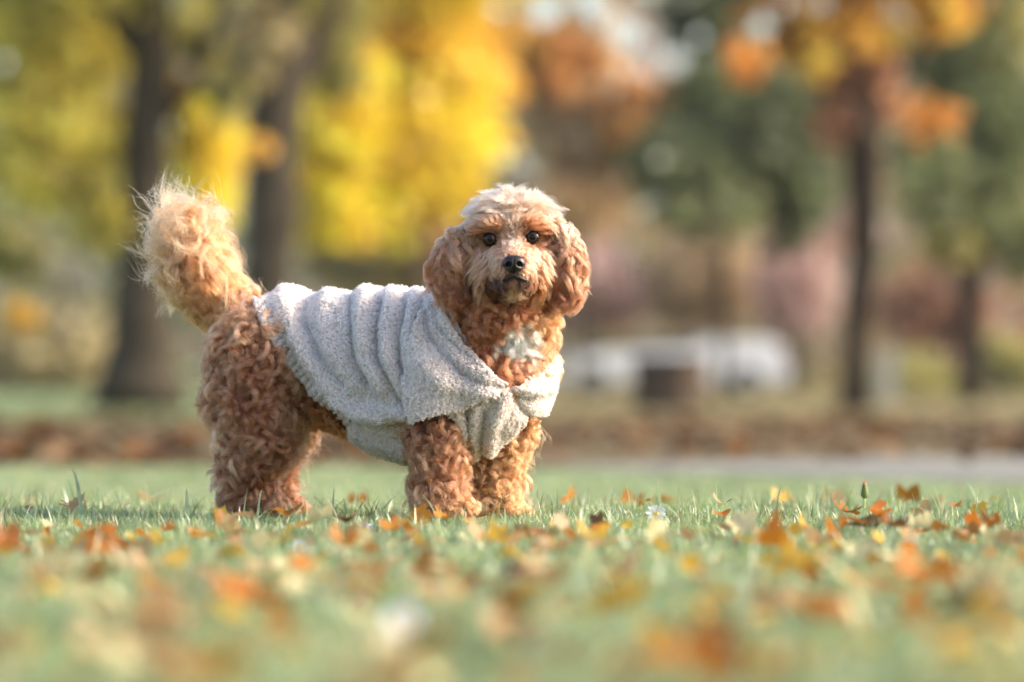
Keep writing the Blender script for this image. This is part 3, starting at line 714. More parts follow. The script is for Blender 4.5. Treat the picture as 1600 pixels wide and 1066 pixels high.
def wood():
    n = 30000; D = rng.uniform(100, 125, n); px = rng.uniform(-500, 2100, n); py = rng.uniform(-650, 625, n)
    top = 40 + 160 * np.sin(px * .004 + 1) + 60 * np.sin(px * .017)
    gap = (px > 740) & (px < 1180)
    keep = (py > np.where(gap, 250 + 60 * np.sin(px * .02), -600)) | (rng.random(n) < np.where(gap, .8, 1.0)); keep &= not_hole(px, py)
    px, py, D = px[keep], py[keep], D[keep]; n = len(px)
    p = np.stack([(px - 800) / FPX * D, D - CAM_D, CAM_H + (HOR - py) / FPX * D], -1)
    p[:, 2] = np.maximum(p[:, 2], ground_z(p[:, 0], p[:, 1]))
    s = rng.uniform(.35, .6, (n, 1)); a = unit(rng.standard_normal((n, 3))); b = unit(np.cross(a, rng.standard_normal((n, 3))))
    v = np.stack([p - a * s * .6, p + b * s * .45, p + a * s * .6, p - b * s * .45], 1)
    pal = np.array([OLV, KHA, TAN, GRN, PNK, RUS]); q = np.sin(px * .006 + np.sin(py * .008) * 2) + .8 * np.sin(py * .011 + px * .013) + .5 * rng.standard_normal(n)
    idx = np.clip(((q + 2) / 4 * 6), 0, 5).astype(int); idx = np.where(px < 450, np.clip(idx, 0, 3), idx)
    C = np.repeat(pal[idx] * (1 + .2 * rng.standard_normal((n, 1))), 4, 0).clip(.02, .9)
    return mesh_np('distant_wood', v.reshape(-1, 3), np.arange(n * 4).reshape(-1, 4), colors=C, smooth=False)
tag(link('distant_wood', wood(), None, crown_mat), 'blurred olive and tan autumn wood filling the far background', 'wood', kind='stuff')

# ------------------------------------------------------------------ parked car, planter, post
def box(bm, x0, x1, y0, y1, z0, z1, bev=0.0):
    r = bmesh.ops.create_cube(bm, size=1.0)['verts']
    for v in r: v.co = Vector((x0 + (v.co.x + .5) * (x1 - x0), y0 + (v.co.y + .5) * (y1 - y0), z0 + (v.co.z + .5) * (z1 - z0)))
    if bev: bmesh.ops.bevel(bm, geom=list({e for v in r for e in v.link_edges}), offset=bev, segments=2, affect='EDGES')
def bm_obj(name, bm, parent, mat, smooth=False):
    me = bpy.data.meshes.new(name); bm.to_mesh(me); bm.free()
    if smooth: me.polygons.foreach_set('use_smooth', np.ones(len(me.polygons), bool))
    return link(name, me, parent, mat)
def prism(bm, prof, y0, y1):
    a = [bm.verts.new((x, y0, z)) for x, z in prof]; b = [bm.verts.new((x, y1, z)) for x, z in prof]
    bm.faces.new(a); bm.faces.new(b[::-1]); n = len(prof)
    for k in range(n): bm.faces.new((a[k], b[k], b[(k + 1) % n], a[(k + 1) % n]))
    bmesh.ops.recalc_face_normals(bm, faces=bm.faces)
def car():
    D = 78; y = D - CAM_D; x0 = P(868, 600, y).x; x1 = P(1228, 600, y).x; L = x1 - x0; gz = float(ground_z(x0, y))
    e = empty('parked_car', ((x0 + x1) / 2, y, gz), 'white parked car side on in the far distance behind the dark planter', 'car')
    white = solid_mat('car_white', (.88, .89, .92), .3, .5, .03, 1); glass = solid_mat('car_glass', (.10, .11, .12), .08, .8, .1, 1); tyre = solid_mat('tyre', (.02, .02, .02), .9, .2, .1, 9); rim = solid_mat('rim', (.5, .5, .52), .3, .5, .1, 3, metal=.8)
    s = lambda t: x0 + t * L
    prof = [(s(.01), gz + .28), (s(0), gz + .55), (s(.03), gz + .78), (s(.22), gz + .90), (s(.60), gz + .98), (s(.62), gz + 1.15), (s(.93), gz + 1.13), (s(.985), gz + 1.0), (s(1), gz + .5), (s(.99), gz + .28)]
    bm = bmesh.new(); prism(bm, prof, y - .85, y + .85); bmesh.ops.bevel(bm, geom=bm.edges[:], offset=.05, segments=2, affect='EDGES'); bm_obj('body', bm, e, white)
    bm = bmesh.new(); prism(bm, [(s(.24), gz + .90), (s(.36), gz + 1.11), (s(.62), gz + 1.15), (s(.60), gz + .985)], y - .78, y + .78); bmesh.ops.bevel(bm, geom=bm.edges[:], offset=.03, segments=2, affect='EDGES'); bm_obj('window', bm, e, glass)
    for t in (.17, .82):
        for sy in (-1, 1):
            for nm, rr, wd, mt in (('wheel', .31, .2, tyre), ('rim', .19, .215, rim)):
                bm = bmesh.new(); bmesh.ops.create_cone(bm, cap_ends=True, segments=24, radius1=rr, radius2=rr, depth=wd)
                for v in bm.verts: v.co = Vector((s(t) + v.co.x, y + sy * .78 + v.co.z, gz + .31 + v.co.y))
                o = bm_obj(nm, bm, e if nm == 'wheel' else wh, mt)
                if nm == 'wheel': wh = o
    bm = bmesh.new(); box(bm, s(.015), s(.045), y - .868, y - .70, gz + .62, gz + .74, .01); bm_obj('headlight', bm, e, rim)
    bm = bmesh.new(); box(bm, s(.972), s(.995), y - .868, y - .70, gz + .72, gz + .90, .01); bm_obj('tail_light', bm, e, solid_mat('red_lamp', (.4, .02, .02), .3, .5, .1, 2))
car()
def planter():
    D = 45; y = D - CAM_D; c = P(1046, 600, y); gz = float(ground_z(c.x, y)); e = empty('wooden_planter', (c.x, y, gz), 'dark brown round planter standing on the grass before the parked car', 'planter')
    m = solid_mat('dark_wood', (.075, .05, .032), .85, .2, .5, 6, bump=.4); soil = solid_mat('soil', (.12, .10, .07), 1, .1, .4, 10); k = D / FPX; r = 60 * k; h = 84 * k
    bm = bmesh.new(); n = 22
    for j in range(n):
        a = 6.283 * j / n; q = bmesh.ops.create_cube(bm, size=1.0)['verts']
        for v in q:
            u, vv, ww = v.co.x * .045, v.co.y * (6.283 * r / n * .95), (v.co.z + .5) * h; rr = r * (.86 + .14 * math.sin(ww / h * math.pi * .8 + .3)) + u
            v.co = Vector((c.x + rr * math.cos(a) - vv * math.sin(a), y + rr * math.sin(a) + vv * math.cos(a), gz + ww))
    bm_obj('stave', bm, e, m)
    V, a, b = tube_np([(c.x, y, gz + .02), (c.x, y, gz + h * .9)], [r * .85, r * .93], 24); link('soil', mesh_np('soil', V, a, b, smooth=False), e, soil)
    for t in (.2, .8):
        V, a, b = tube_np([(c.x, y, gz + h * t - .025), (c.x, y, gz + h * t + .025)], [r * (.86 + .14 * math.sin(t * math.pi * .8 + .3)) + .03] * 2, 32, False); link('hoop', mesh_np('hoop', V, a, b), e, solid_mat('hoop_iron', (.06, .055, .05), .6, .4, .3, 5))
planter()
def post():
    D = 66; y = D - CAM_D; c = P(1385, 600, y); gz = float(ground_z(c.x, y)); k = D / FPX
    bm = bmesh.new(); box(bm, c.x - 14 * k, c.x + 14 * k, y - .16, y + .16, gz - .1, gz + 70 * k, .03); box(bm, c.x - 17 * k, c.x + 17 * k, y - .19, y + .19, gz + 70 * k + .002, gz + 82 * k, .03)
    tag(bm_obj('stone_post', bm, None, solid_mat('pale_stone', (.5, .47, .42), .9, .2, .15, 5)), 'pale stone post just right of the slim dark trunk', 'post')
post()
# ------------------------------------------------------------------ the dog
skin = solid_mat('undercoat', (0.20, 0.10, 0.055), .95, .05, .3, 60)
HYC = -0.145                       # depth of the middle of the skull
def HP(px, py, dy=0.0): return P(px, py, HYC + dy)
bm = bmesh.new()
chain(bm, [(B(432, 556, 0), .082), (B(500, 560, 0), .082), (B(580, 572, 0), .098), (B(675, 590, 0), .112), (B(755, 592, 0), .096)])
chain(bm, [(B(755, 590, 0), .088), (B(768, 530, 0), .078), (HP(790, 470, .03), .062), (HP(800, 400, .01), .055)])
NEAR_FORE = [(B(700, 600, .055), .062), (B(684, 655, .078), .040), (B(686, 700, .078), .029), (B(685, 745, .072), .024), (B(684, 792, .070), .027)]
FAR_FORE = [(B(795, 600, -.055), .058), (B(784, 655, -.065), .044), (B(777, 700, -.065), .033), (B(771, 750, -.062), .026), (B(768, 800, -.060), .026)]
NEAR_HIND = [(B(415, 565, .045), .072), (B(402, 615, .058), .062), (B(415, 668, .062), .047), (B(395, 715, .056), .032), (B(385, 750, .052), .026), (B(392, 794, .052), .026)]
FAR_HIND = [(B(440, 565, -.045), .068), (B(436, 615, -.055), .054), (B(446, 668, -.060), .038), (B(428, 715, -.056), .028), (B(418, 750, -.052), .024), (B(424, 794, -.052), .024)]
for c in (NEAR_FORE, FAR_FORE, NEAR_HIND, FAR_HIND): chain(bm, c)
for (px, py, v, fx) in ((688, 800, .070, 1), (772, 808, -.060, 1), (394, 800, .052, 1), (427, 800, -.052, 1)):   # paws with toes
    b = B(px, py, v); hull_bm(bm, b, .024, b + Vector((HX * .03, HY * .03, -.004)), .021)
    for t in (-1, -.33, .33, 1):
        q = b + Vector((HX * .042, HY * .042, -.007)) + Vector((SX, SY, 0)) * t * .017; hull_bm(bm, b, .012, q, .011)
TAIL = [(B(395, 500, 0), .030), (B(360, 492, 0), .021), (B(328, 465, 0), .018), (B(305, 425, 0), .016), (B(293, 385, 0), .012), (B(296, 350, 0), .007)]
chain(bm, TAIL)
# head
SK = HP(799, 372)
hull_bm(bm, SK, (.060, .062, .050), HP(799, 385, .01), (.058, .06, .05))
hull_bm(bm, HP(800, 395, -.035), (.040, .03, .030), HP(803, 418, -.085), (.025, .022, .021))      # muzzle
hull_bm(bm, HP(802, 430, -.05), (.036, .03, .026), HP(803, 430, -.082), (.026, .02, .018))         # lips
hull_bm(bm, HP(803, 446, -.035), (.024, .025, .016), HP(804, 444, -.074), (.015, .014, .010))      # chin
for sx in (-1, 1):
    hull_bm(bm, HP(799 + sx * 38, 408, -.015), (.026, .03, .032), HP(800 + sx * 28, 425, -.04), (.024, .025, .026))
    hull_bm(bm, HP(799 + sx * 26, 352, -.05), (.018, .010, .008), HP(799 + sx * 40, 356, -.042), (.012, .010, .008))  # brow
body_me = remeshed(bm, .0045, 7)
v_, n_, t_ = arrays(body_me)
# eye sockets: push the skin in a little where the eyes sit
EYES = [(766, 374), (832, 371)]
def eye_depth(px, py):
    x, y = to_px(v_); m = (np.hypot(x - px, y - py) < 9) & (n_[:, 1] < -.3); return float(v_[m][:, 1].mean()) if m.any() else HYC - .055
eye_y = [eye_depth(*e) for e in EYES]
for (px, py), ey in zip(EYES, eye_y):
    x, y = to_px(v_); m = np.exp(-(np.hypot((x - px), (y - py)) / 11) ** 2) * (v_[:, 1] < HYC); v_[:, 1] += m * .010
body_me.vertices.foreach_set('co', v_.astype(np.float32).ravel()); body_me.update()
dog = link('dog', body_me, None, skin)
tag(dog, 'curly apricot brown dog in a grey fleece sweater standing on the lawn', 'dog')
ARR = arrays(body_me)

# ---- sweater
HEM = [(396, 478), (404, 500), (430, 545), (458, 585), (490, 622), (530, 655), (570, 690), (606, 715), (640, 730)]
NECKV = [(683, 447), (698, 478), (722, 520), (748, 560), (772, 588), (795, 607), (822, 592), (846, 574), (860, 556), (880, 525), (900, 420), (800, 300), (680, 380)]
ARM = [(640, 657), (690, 646), (706, 655), (720, 690), (736, 730), (720, 790), (640, 800), (634, 735)]
CHEST_LOW = [(735, 722), (772, 704), (800, 684), (828, 655), (838, 648)]
def hem_x(y):
    ys_ = [p[1] for p in HEM]; xs_ = [p[0] for p in HEM]; return np.interp(y, ys_, xs_)
def cov_base(p):
    """where the sweater body covers (p: points)"""
    x, y = to_px(p); mx, my = mirror_px(p); v = lateral(p)
    ok = (mx > hem_x(my)) & ~((my > 730) & (mx < 650))
    front = p[:, 1] < (-.02)
    ok &= ~(in_poly(x, y, NECKV) & ((p[:, 1] < -.035) | (y < 470)))
    ok &= ~((x > 690) & (y < 466) & ~front)
    ok &= ~(in_poly(x, y, ARM) & (v > .02))
    low = np.interp(x, [p_[0] for p_ in CHEST_LOW], [p_[1] for p_ in CHEST_LOW])
    ok &= ~((x > 733) & (y > low) & (v > -.2))
    ok &= ~((y > 727))
    return ok
CAPE = [(672, 452), (655, 500), (640, 545), (636, 600), (643, 635), (650, 659), (690, 646), (735, 632), (770, 618), (797, 603), (772, 588), (748, 560), (722, 520), (698, 478), (683, 447)]
bm = bmesh.new(); G = .015
chain(bm, [(B(432, 556, 0), .082), (B(500, 560, 0), .084), (B(580, 572, 0), .100), (B(675, 590, 0), .113), (B(755, 592, 0), .098)], G)
chain(bm, [(B(752, 590, 0), .086), (B(760, 530, 0), .080), (HP(782, 474, .03), .070)], G)
hull_bm(bm, B(415, 545, .045), .082, B(445, 575, .05), .07)
hull_bm(bm, B(432, 545, -.045), .082, B(450, 575, -.05), .07)
hull_bm(bm, B(694, 600, .055), .078, B(682, 640, .070), .062)
hull_bm(bm, B(795, 590, -.055), .070, B(786, 635, -.060), .058)
sw_me = remeshed(bm, .0032, 18)
def folds(p, n):
    x, y = mirror_px(p); near = lateral(p) > -.02
    d = np.zeros(len(p))
    def add(pts, a, wd): 
        nonlocal d; d += a * np.exp(-(dist_poly(x, y, pts) / wd) ** 2)
    add([(446, 452), (440, 478), (462, 530), (500, 585), (545, 628), (600, 650)], .012, 12)        # roll above the hem
    add([(476, 462), (474, 500), (500, 555), (540, 600)], -.006, 9)
    add([(512, 456), (506, 500), (520, 560), (550, 600)], .007, 13)
    add([(546, 466), (548, 510), (552, 560), (575, 600)], -.010, 6)
    add([(570, 458), (565, 500), (572, 560), (600, 605)], .009, 10)
    add([(596, 476), (586, 520), (590, 560), (612, 602), (640, 640)], -.011, 6)
    add([(612, 462), (604, 520), (610, 570), (635, 615)], .009, 9)
    add([(634, 480), (622, 530), (626, 575), (650, 628)], -.010, 6)
    add([(650, 462), (642, 500), (636, 560), (648, 600)], .008, 8)
    add([(523, 637), (560, 655), (600, 660), (640, 662)], -.014, 5); add([(500, 610), (560, 638), (610, 645), (640, 645)], .010, 12)                                # second roll under the flank
    add([(560, 672), (600, 692), (636, 704)], .014, 14)
    d *= 1.25
    # chest pleats seen between the legs and below the neck opening
    x2, y2 = to_px(p); fr = n[:, 1] < .2
    def add2(pts, a, wd):
        nonlocal d; d += 1.4 * a * np.exp(-(dist_poly(x2, y2, pts) / wd) ** 2) * fr
    add2([(716, 650), (722, 690), (734, 712)], .008, 6); add2([(727, 648), (738, 700)], -.009, 4); add2([(745, 640), (738, 680), (744, 706)], .008, 6)
    add2([(757, 645), (752, 690), (748, 712)], -.009, 4); add2([(790, 618), (772, 660), (765, 700)], .008, 9); add2([(800, 615), (815, 640), (832, 655)], -.008, 5)
    add2([(806, 604), (835, 612), (856, 604)], .007, 7); add2([(806, 618), (835, 628), (852, 620)], -.006, 4); add2([(862, 520), (866, 560), (858, 590)], .007, 8)
    # knitted ribs of the hem band
    hd = dist_poly(x, y, HEM[:6]); band = np.clip(1 - (hd - 22) / 6, 0, 1) * (hd < 30)
    s = (x * .64 + y * .77); d += band * (.0042 * np.sin(s * 2 * np.pi / 11.5)) - band * .003
    # gentle all-over unevenness
    d += .0015 * np.sin(x * .09 + 2 * np.sin(y * .05)) * np.sin(y * .11)
    return d
def cape_folds(p, n):
    x, y = to_px(p); d = np.zeros(len(p))
    def add(pts, a, wd):
        nonlocal d; d += 1.1 * a * np.exp(-(dist_poly(x, y, pts) / wd) ** 2)
    add([(664, 478), (672, 530), (700, 570), (740, 595), (785, 606)], -.006, 6)
    add([(672, 475), (684, 520), (715, 560), (760, 590)], .006, 8)
    add([(700, 500), (720, 535), (755, 570), (790, 598)], .005, 5)
    add([(652, 500), (655, 560), (690, 600), (770, 612)], .006, 12)
    add([(690, 484), (712, 530), (750, 572)], -.004, 3.5)
    return d
def subset(me, keep_v, disp, thick):
    v, n, t = arrays(me)
    bm = bmesh.new(); bm.from_mesh(me); bm.verts.ensure_lookup_table()
    for k, vt in enumerate(bm.verts): vt.co = Vector(v[k] + n[k] * disp[k])
    bmesh.ops.delete(bm, geom=[vt for vt, kp in zip(bm.verts, keep_v) if not kp], context='VERTS')
    for _ in range(3):
        edge = [vt for vt in bm.verts if vt.is_boundary]
        new = {}
        for vt in edge:
            nb = [e.other_vert(vt) for e in vt.link_edges if e.is_boundary]
            if len(nb) == 2: new[vt] = vt.co * .4 + (nb[0].co + nb[1].co) * .3
        for vt, c in new.items(): vt.co = c
    out = bpy.data.meshes.new('sweater'); bm.normal_update(); bm.to_mesh(out); bm.free()
    out.polygons.foreach_set('use_smooth', np.ones(len(out.polygons), bool)); return out
sv, sn, st = arrays(sw_me)
base_me = subset(sw_me, cov_base(sv), folds(sv, sn), .004)
xx, yy = to_px(sv); capein = in_poly(xx, yy, CAPE) & (sn[:, 1] < .25) & (sv[:, 1] < .02)
flare = .010 + .009 * np.clip((yy - 560) / 90, 0, 1)
cape_me = subset(sw_me, capein, cape_folds(sv, sn) + flare, .004)
cloth = solid_mat('fleece_cloth', (0.53, 0.44, 0.41), .95, .05, .12, 120, bump=.3)
def solid(me, thick):
    o = bpy.data.objects.new('tmp', me); col.objects.link(o); s = o.modifiers.new('s', 'SOLIDIFY'); s.thickness = thick; s.offset = -1
    dg = bpy.context.evaluated_depsgraph_get(); out = bpy.data.meshes.new_from_object(o.evaluated_get(dg)); bpy.data.objects.remove(o)
    out.polygons.foreach_set('use_smooth', np.ones(len(out.polygons), bool)); return out
bm = bmesh.new(); bm.from_mesh(solid(base_me, .004)); bm.from_mesh(solid(cape_me, .005))
sme = bpy.data.meshes.new('sweater'); bm.to_mesh(sme); bm.free(); sme.polygons.foreach_set('use_smooth', np.ones(len(sme.polygons), bool))
sweater = link('sweater', sme, dog, cloth)
sweater['label'] = 'pale grey fleece sweater with ribbed hem'
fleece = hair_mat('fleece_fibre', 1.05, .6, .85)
a1, a2 = arrays(base_me), arrays(cape_me)
off = len(a1[0]); SARR = (np.concatenate([a1[0], a2[0]]), np.concatenate([a1[1], a2[1]]), np.concatenate([a1[2], a2[2] + off]))
FL = np.array([0.58, 0.48, 0.44])
fur('fleece_pile', SARR, sweater, fleece, 46000, 8, lambda p, n: np.where(n[:, 1] < .35, 1.0, .25), lambda p, n: np.where(dist_poly(*mirror_px(p), HEM[:6]) < 24, .0028, .0046), np.array([0.2, 0, -1.0]), FL, lift=.62, curl=.0013, freq=1.3,
    lock_r=.0020, clump=.6, radius=.00024, K=6, frizz=.0008, cvar=.05, svar=.07, wander=1.0)

# ---- fur regions
def under_sweater(p):
    x, y = mirror_px(p); c = cov_base(p)
    x2, y2 = to_px(p)
    return c & (x - hem_x(y) > 8) | (in_poly(x2, y2, CAPE) & (p[:, 1] < .03))
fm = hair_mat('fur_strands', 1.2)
PX = lambda p: to_px(p)
def noise_c(p, k=30):
    return .5 + .5 * np.sin(p[:, 0] * k * 2.1 + 1.7 * np.sin(p[:, 2] * k)) * np.sin(p[:, 2] * k * 1.7 + 2 * np.sin(p[:, 1] * k))
def mixc(a, b, t): t = np.clip(t, 0, 1)[:, None]; return np.asarray(a) * (1 - t) + np.asarray(b) * t
BR, BR2 = (0.19, 0.066, 0.031), (0.36, 0.155, 0.083)
APF = (.42, .16, .085)
RST, CRM, APR, GLD = (0.33, 0.11, 0.035), (0.55, 0.34, 0.235), (0.44, 0.19, 0.095), (0.44, 0.185, 0.075)
def is_head(p): x, y = PX(p); return (p[:, 1] < HYC + .07) & (y < 462) & (x > 700)
def is_tail(p): x, y = PX(p); return (x < 374) & (y < 512) & (x + (515 - y) * -.2 < 378)
def w_hind(p, n):
    x, y = PX(p); return ((x < 520) & ~is_tail(p) & ~under_sweater(p) & (y < 812)).astype(float)
def c_hind(p, n):
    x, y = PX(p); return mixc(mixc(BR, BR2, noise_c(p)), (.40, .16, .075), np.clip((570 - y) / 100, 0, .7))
def comb_hind(p, n):
    x, y = PX(p); return np.stack([.35 * np.sin(y * .05) - .25 + 0 * x, 0 * x - .1, -.9 + 0 * x], -1)
fur('body_fur', ARR, dog, fm, 1500, 20, w_hind, lambda p, n: np.where(PX(p)[1] > 770, .018, .026), comb_hind, c_hind, lift=.35, curl=.003, freq=1.0, lock_r=.008, clump=.3, radius=.00034, K=10)
fur('body_fur', ARR, dog, fm, 2700, 40, w_hind, lambda p, n: np.where(PX(p)[1] > 770, .018, np.where(PX(p)[0] > 450, .026, .041)), comb_hind, c_hind, lift=.30, curl=.0070, freq=1.2, lock_r=.0062, clump=.45, radius=.00027, K=16, frizz=.0016, wander=.5)
def w_belly(p, n):
    x, y = PX(p); return ((x >= 500) & (x < 650) & (y > 600) & ~under_sweater(p) & (lateral(p) < .09)).astype(float)
fur('belly_fur', ARR, dog, fm, 900, 16, w_belly, .030, np.array([-.6, 0, -.6]), np.array(RST) * .8, lift=.4, curl=.004, freq=1.1, lock_r=.006, K=10)
def w_legs(p, n):
    x, y = PX(p); return ((x > 600) & (y > 640) & (y < 822) & ~under_sweater(p)).astype(float)
def c_legs(p, n):
    x, y = PX(p); return mixc(mixc((.21, .075, .04), BR2, noise_c(p, 35)), GLD, np.clip((x - 690) / 90, 0, 1) * .8 + np.clip((y - 740) / 60, 0, 1) * .35)
fur('leg_fur', ARR, dog, fm, 1900, 44, w_legs, lambda p, n: np.where(PX(p)[1] > 775, .019, .033), lambda p, n: np.stack([.25 * np.sin(PX(p)[1] * .06) + .15, 0 * p[:, 0], -1 + 0 * p[:, 0]], -1), c_legs,
    lift=.27, curl=.0064, freq=1.15, lock_r=.0060, clump=.45, radius=.00027, K=16, frizz=.0016)
# neck and chest
def w_neck(p, n):
    x, y = PX(p); return ((x > 660) & (y > 440) & (y < 640) & ~under_sweater(p) & ~is_head(p) & (p[:, 1] < .06)).astype(float)
WP = lambda x, y: np.clip(1.9 - np.hypot((x - 810) / 25, (y - 520) / 34) * 1.6, 0, 1)
def c_neck(p, n):
    x, y = PX(p); c = mixc(mixc((.19, .06, .026), (.32, .11, .05), noise_c(p, 45)), GLD, np.clip((x - 820) / 50, 0, .7)); return c * (1 - WP(x, y)[:, None]) + np.array([.91, .90, .88]) * WP(x, y)[:, None]
fur('chest_fur', ARR, dog, fm, 1700, 44, w_neck, lambda p, n: np.where(PX(p)[1] > 560, .020, .034), np.array([0, -.1, -1.0]), c_neck, lift=.38, curl=.0064, freq=1.3, lock_r=.0062, clump=.45, radius=.00027, K=16, frizz=.0014)
# tail
def w_tail1(p, n): x, y = PX(p); return (is_tail(p) & (y > 425)).astype(float)
def w_tail2(p, n): x, y = PX(p); return (is_tail(p) & (y <= 470)).astype(float)
fur('tail_fur', ARR, dog, fm, 900, 26, w_tail1, lambda p, n: np.where(PX(p)[1] > 470, .026, .038), np.array([-.8, 0, -.3]), lambda p, n: mixc((.30,.10,.03), (.50,.21,.075), noise_c(p, 40)), lift=.5, curl=.0085, freq=1.2, lock_r=.007, clump=.42, radius=.00028, K=18, frizz=.0025)
def c_tail(p, n): return mixc((.36, .125, .045), (.46, .21, .10), noise_c(p, 50) * 1.1 - .15 + (p[:, 2] - .38) * 3)
fur('tail_fur', ARR, dog, fm, 620, 24, w_tail2, lambda p, n: np.where(PX(p)[1] > 440, .026, .050), lambda p, n: np.stack([-.35 + 0 * p[:, 0], 0 * p[:, 0], np.where(p[:, 2] < .38, -.7, .35)], -1), c_tail, lift=.55, curl=.014, freq=1.0, lock_r=.006, clump=.5, radius=.00028, K=20, frizz=.004, wander=.8, droop=.1)
fur('tail_fur', ARR, dog, fm, 260, 18, lambda p, n: ((PX(p)[1] < 440) & is_tail(p) & (n[:, 0] > -.2)).astype(float), .070, np.array([.5, 0, .5]), c_tail, lift=.5, curl=.009, freq=.9, lock_r=.006, clump=.5, radius=.00026, K=18, frizz=.003, wander=.6, droop=.75)
fur('tail_fur', ARR, dog, fm, 90, 8, lambda p, n: ((PX(p)[1] < 400) & is_tail(p) & (n[:, 0] < .6)).astype(float), .072, lambda p, n: np.stack([-.5 + 0 * p[:, 0], 0 * p[:, 0], 1.1 + 0 * p[:, 0]], -1), np.array([.48, .26, .14]), lift=.3, curl=.014, freq=.9, lock_r=.006, clump=.35, radius=.00026, K=16, frizz=.008, wander=.55)
fur('tail_fur', ARR, dog, fm, 60, 8, lambda p, n: ((PX(p)[1] < 440) & is_tail(p)).astype(float), .075, lambda p, n: np.stack([-1.2 + 0 * p[:, 0], 0 * p[:, 0], .1 + 0 * p[:, 0]], -1), np.array([.46, .23, .12]), lift=.4, curl=.013, freq=1.0, lock_r=.006, clump=.35, radius=.00026, K=16, frizz=.007, wander=.5)

def c_any(p, n):
    x, y = PX(p); return np.where((x < 560)[:, None], c_hind(p, n) * 1.15, c_legs(p, n) * 1.1)
fur('loose_fur', ARR, dog, fm, 1500, 3, lambda p, n: (((w_hind(p, n) + w_legs(p, n)) > 0) & ~is_tail(p)).astype(float), .040, comb_hind, c_any, lift=.5, curl=.006, freq=1.2, lock_r=.006, clump=0.0, radius=.00020, K=14, frizz=.006, wander=.8)
# ---- head fur
def near_eye(p, r):
    x, y = PX(p); return np.minimum(np.hypot((x - 766), (y - 375) * 1.3), np.hypot((x - 832), (y - 372) * 1.3)) < r
def w_face(p, n):
    x, y = PX(p); nose = np.hypot((x - 803) / 17, (y - 412) / 14) < 1
    mouth = (dist_poly(x, y, [(803, 430), (785, 436), (768, 448)]) < 2.5) | (dist_poly(x, y, [(803, 430), (820, 436), (840, 450)]) < 2.5)
    return (is_head(p) & (n[:, 1] < .45) & (y > 337) & (y < 470) & ~near_eye(p, 14) & ~nose & ~mouth).astype(float) * np.where(near_eye(p, 17), .6, 1)
def comb_face(p, n):
    x, y = PX(p); dx = (x - 802) / 60; up = y < 372
    # from the bridge of the nose: up the stop, out over the cheeks, down the muzzle sides
    cx = dx * 1.6; cz = np.where(y < 385, .6 - np.abs(dx) * .6, -.75 - np.abs(dx) * .6)
    br = (np.abs(x - 801) < 16) & (y > 372) & (y < 402); cz = np.where(br, .6, cz); cx = np.where(br, dx * 1.2, cx)
    return np.stack([cx, 0 * x + .15, cz], -1)
def len_face(p, n):
    x, y = PX(p); gap = (np.abs(x - 800) > 52) & (y > 385); q = np.hypot((x - 802) / 60, (y - 395) / 60)
    L = .010 + .020 * np.clip(q - .25, 0, 1); L = np.where((y > 425), .018, L); L = np.where((y > 398) & (y < 437) & (np.abs(x - 803) < 34), .011, L); L = np.where(gap, .007, L); L = np.where(near_eye(p, 18), np.minimum(L, .005), L); return np.where((np.abs(x - 802) < 22) & (y < 425) & (y > 365), .008, L)
def c_face(p, n):
    x, y = PX(p); c = mixc(APF, (.50, .275, .175), np.clip((400 - y) / 70, 0, 1) * .5 + .5 * noise_c(p, 50))
    lo = np.clip((y - 408) / 25, 0, 1)[:, None] * .6; c = c * (1 - lo) + np.array([.30, .12, .055]) * lo
    br = np.exp(-(((x - 800) / 14) ** 2 + ((y - 378) / 14) ** 2)); c = c * (1 - .6 * br[:, None]) + np.array([.62, .42, .33]) * .6 * br[:, None]
    ee = np.minimum(np.hypot((x - 764) / 24, (y - 366) / 17), np.hypot((x - 836) / 24, (y - 366) / 17)); e = np.clip(1.6 - ee, 0, 1)[:, None] * .9; c = c * (1 - e) + np.array([.24, .075, .03]) * e
    md = np.minimum(dist_poly(x, y, [(803, 432), (784, 433), (768, 446), (764, 462)]), dist_poly(x, y, [(803, 432), (822, 433), (840, 446), (846, 462)])); m = np.clip(1.7 * np.exp(-(md / 16) ** 2), 0, .97)[:, None] * np.clip((y - 424) / 8, 0, 1)[:, None]
    c = c * (1 - m) + np.array([.10, .03, .014]) * m
    rt = np.exp(-(((x - 845) / 18) ** 2 + ((y - 455) / 22) ** 2))[:, None] * .6; c = c * (1 - rt) + np.array([.50, .18, .06]) * rt
    ch = np.exp(-(((x - 804) / 15) ** 2 + ((y - 452) / 13) ** 2))[:, None]; c = c * (1 - ch) + np.array([.32, .19, .10]) * ch
    return c
fur('face_fur', ARR, dog, fm, 5200, 12, w_face, len_face, comb_face, c_face, lift=.22, curl=.0010, freq=.6, lock_r=.0032, clump=.5, radius=.00026, K=8, frizz=.0008, wander=.18, cvar=.1, droop=.08)
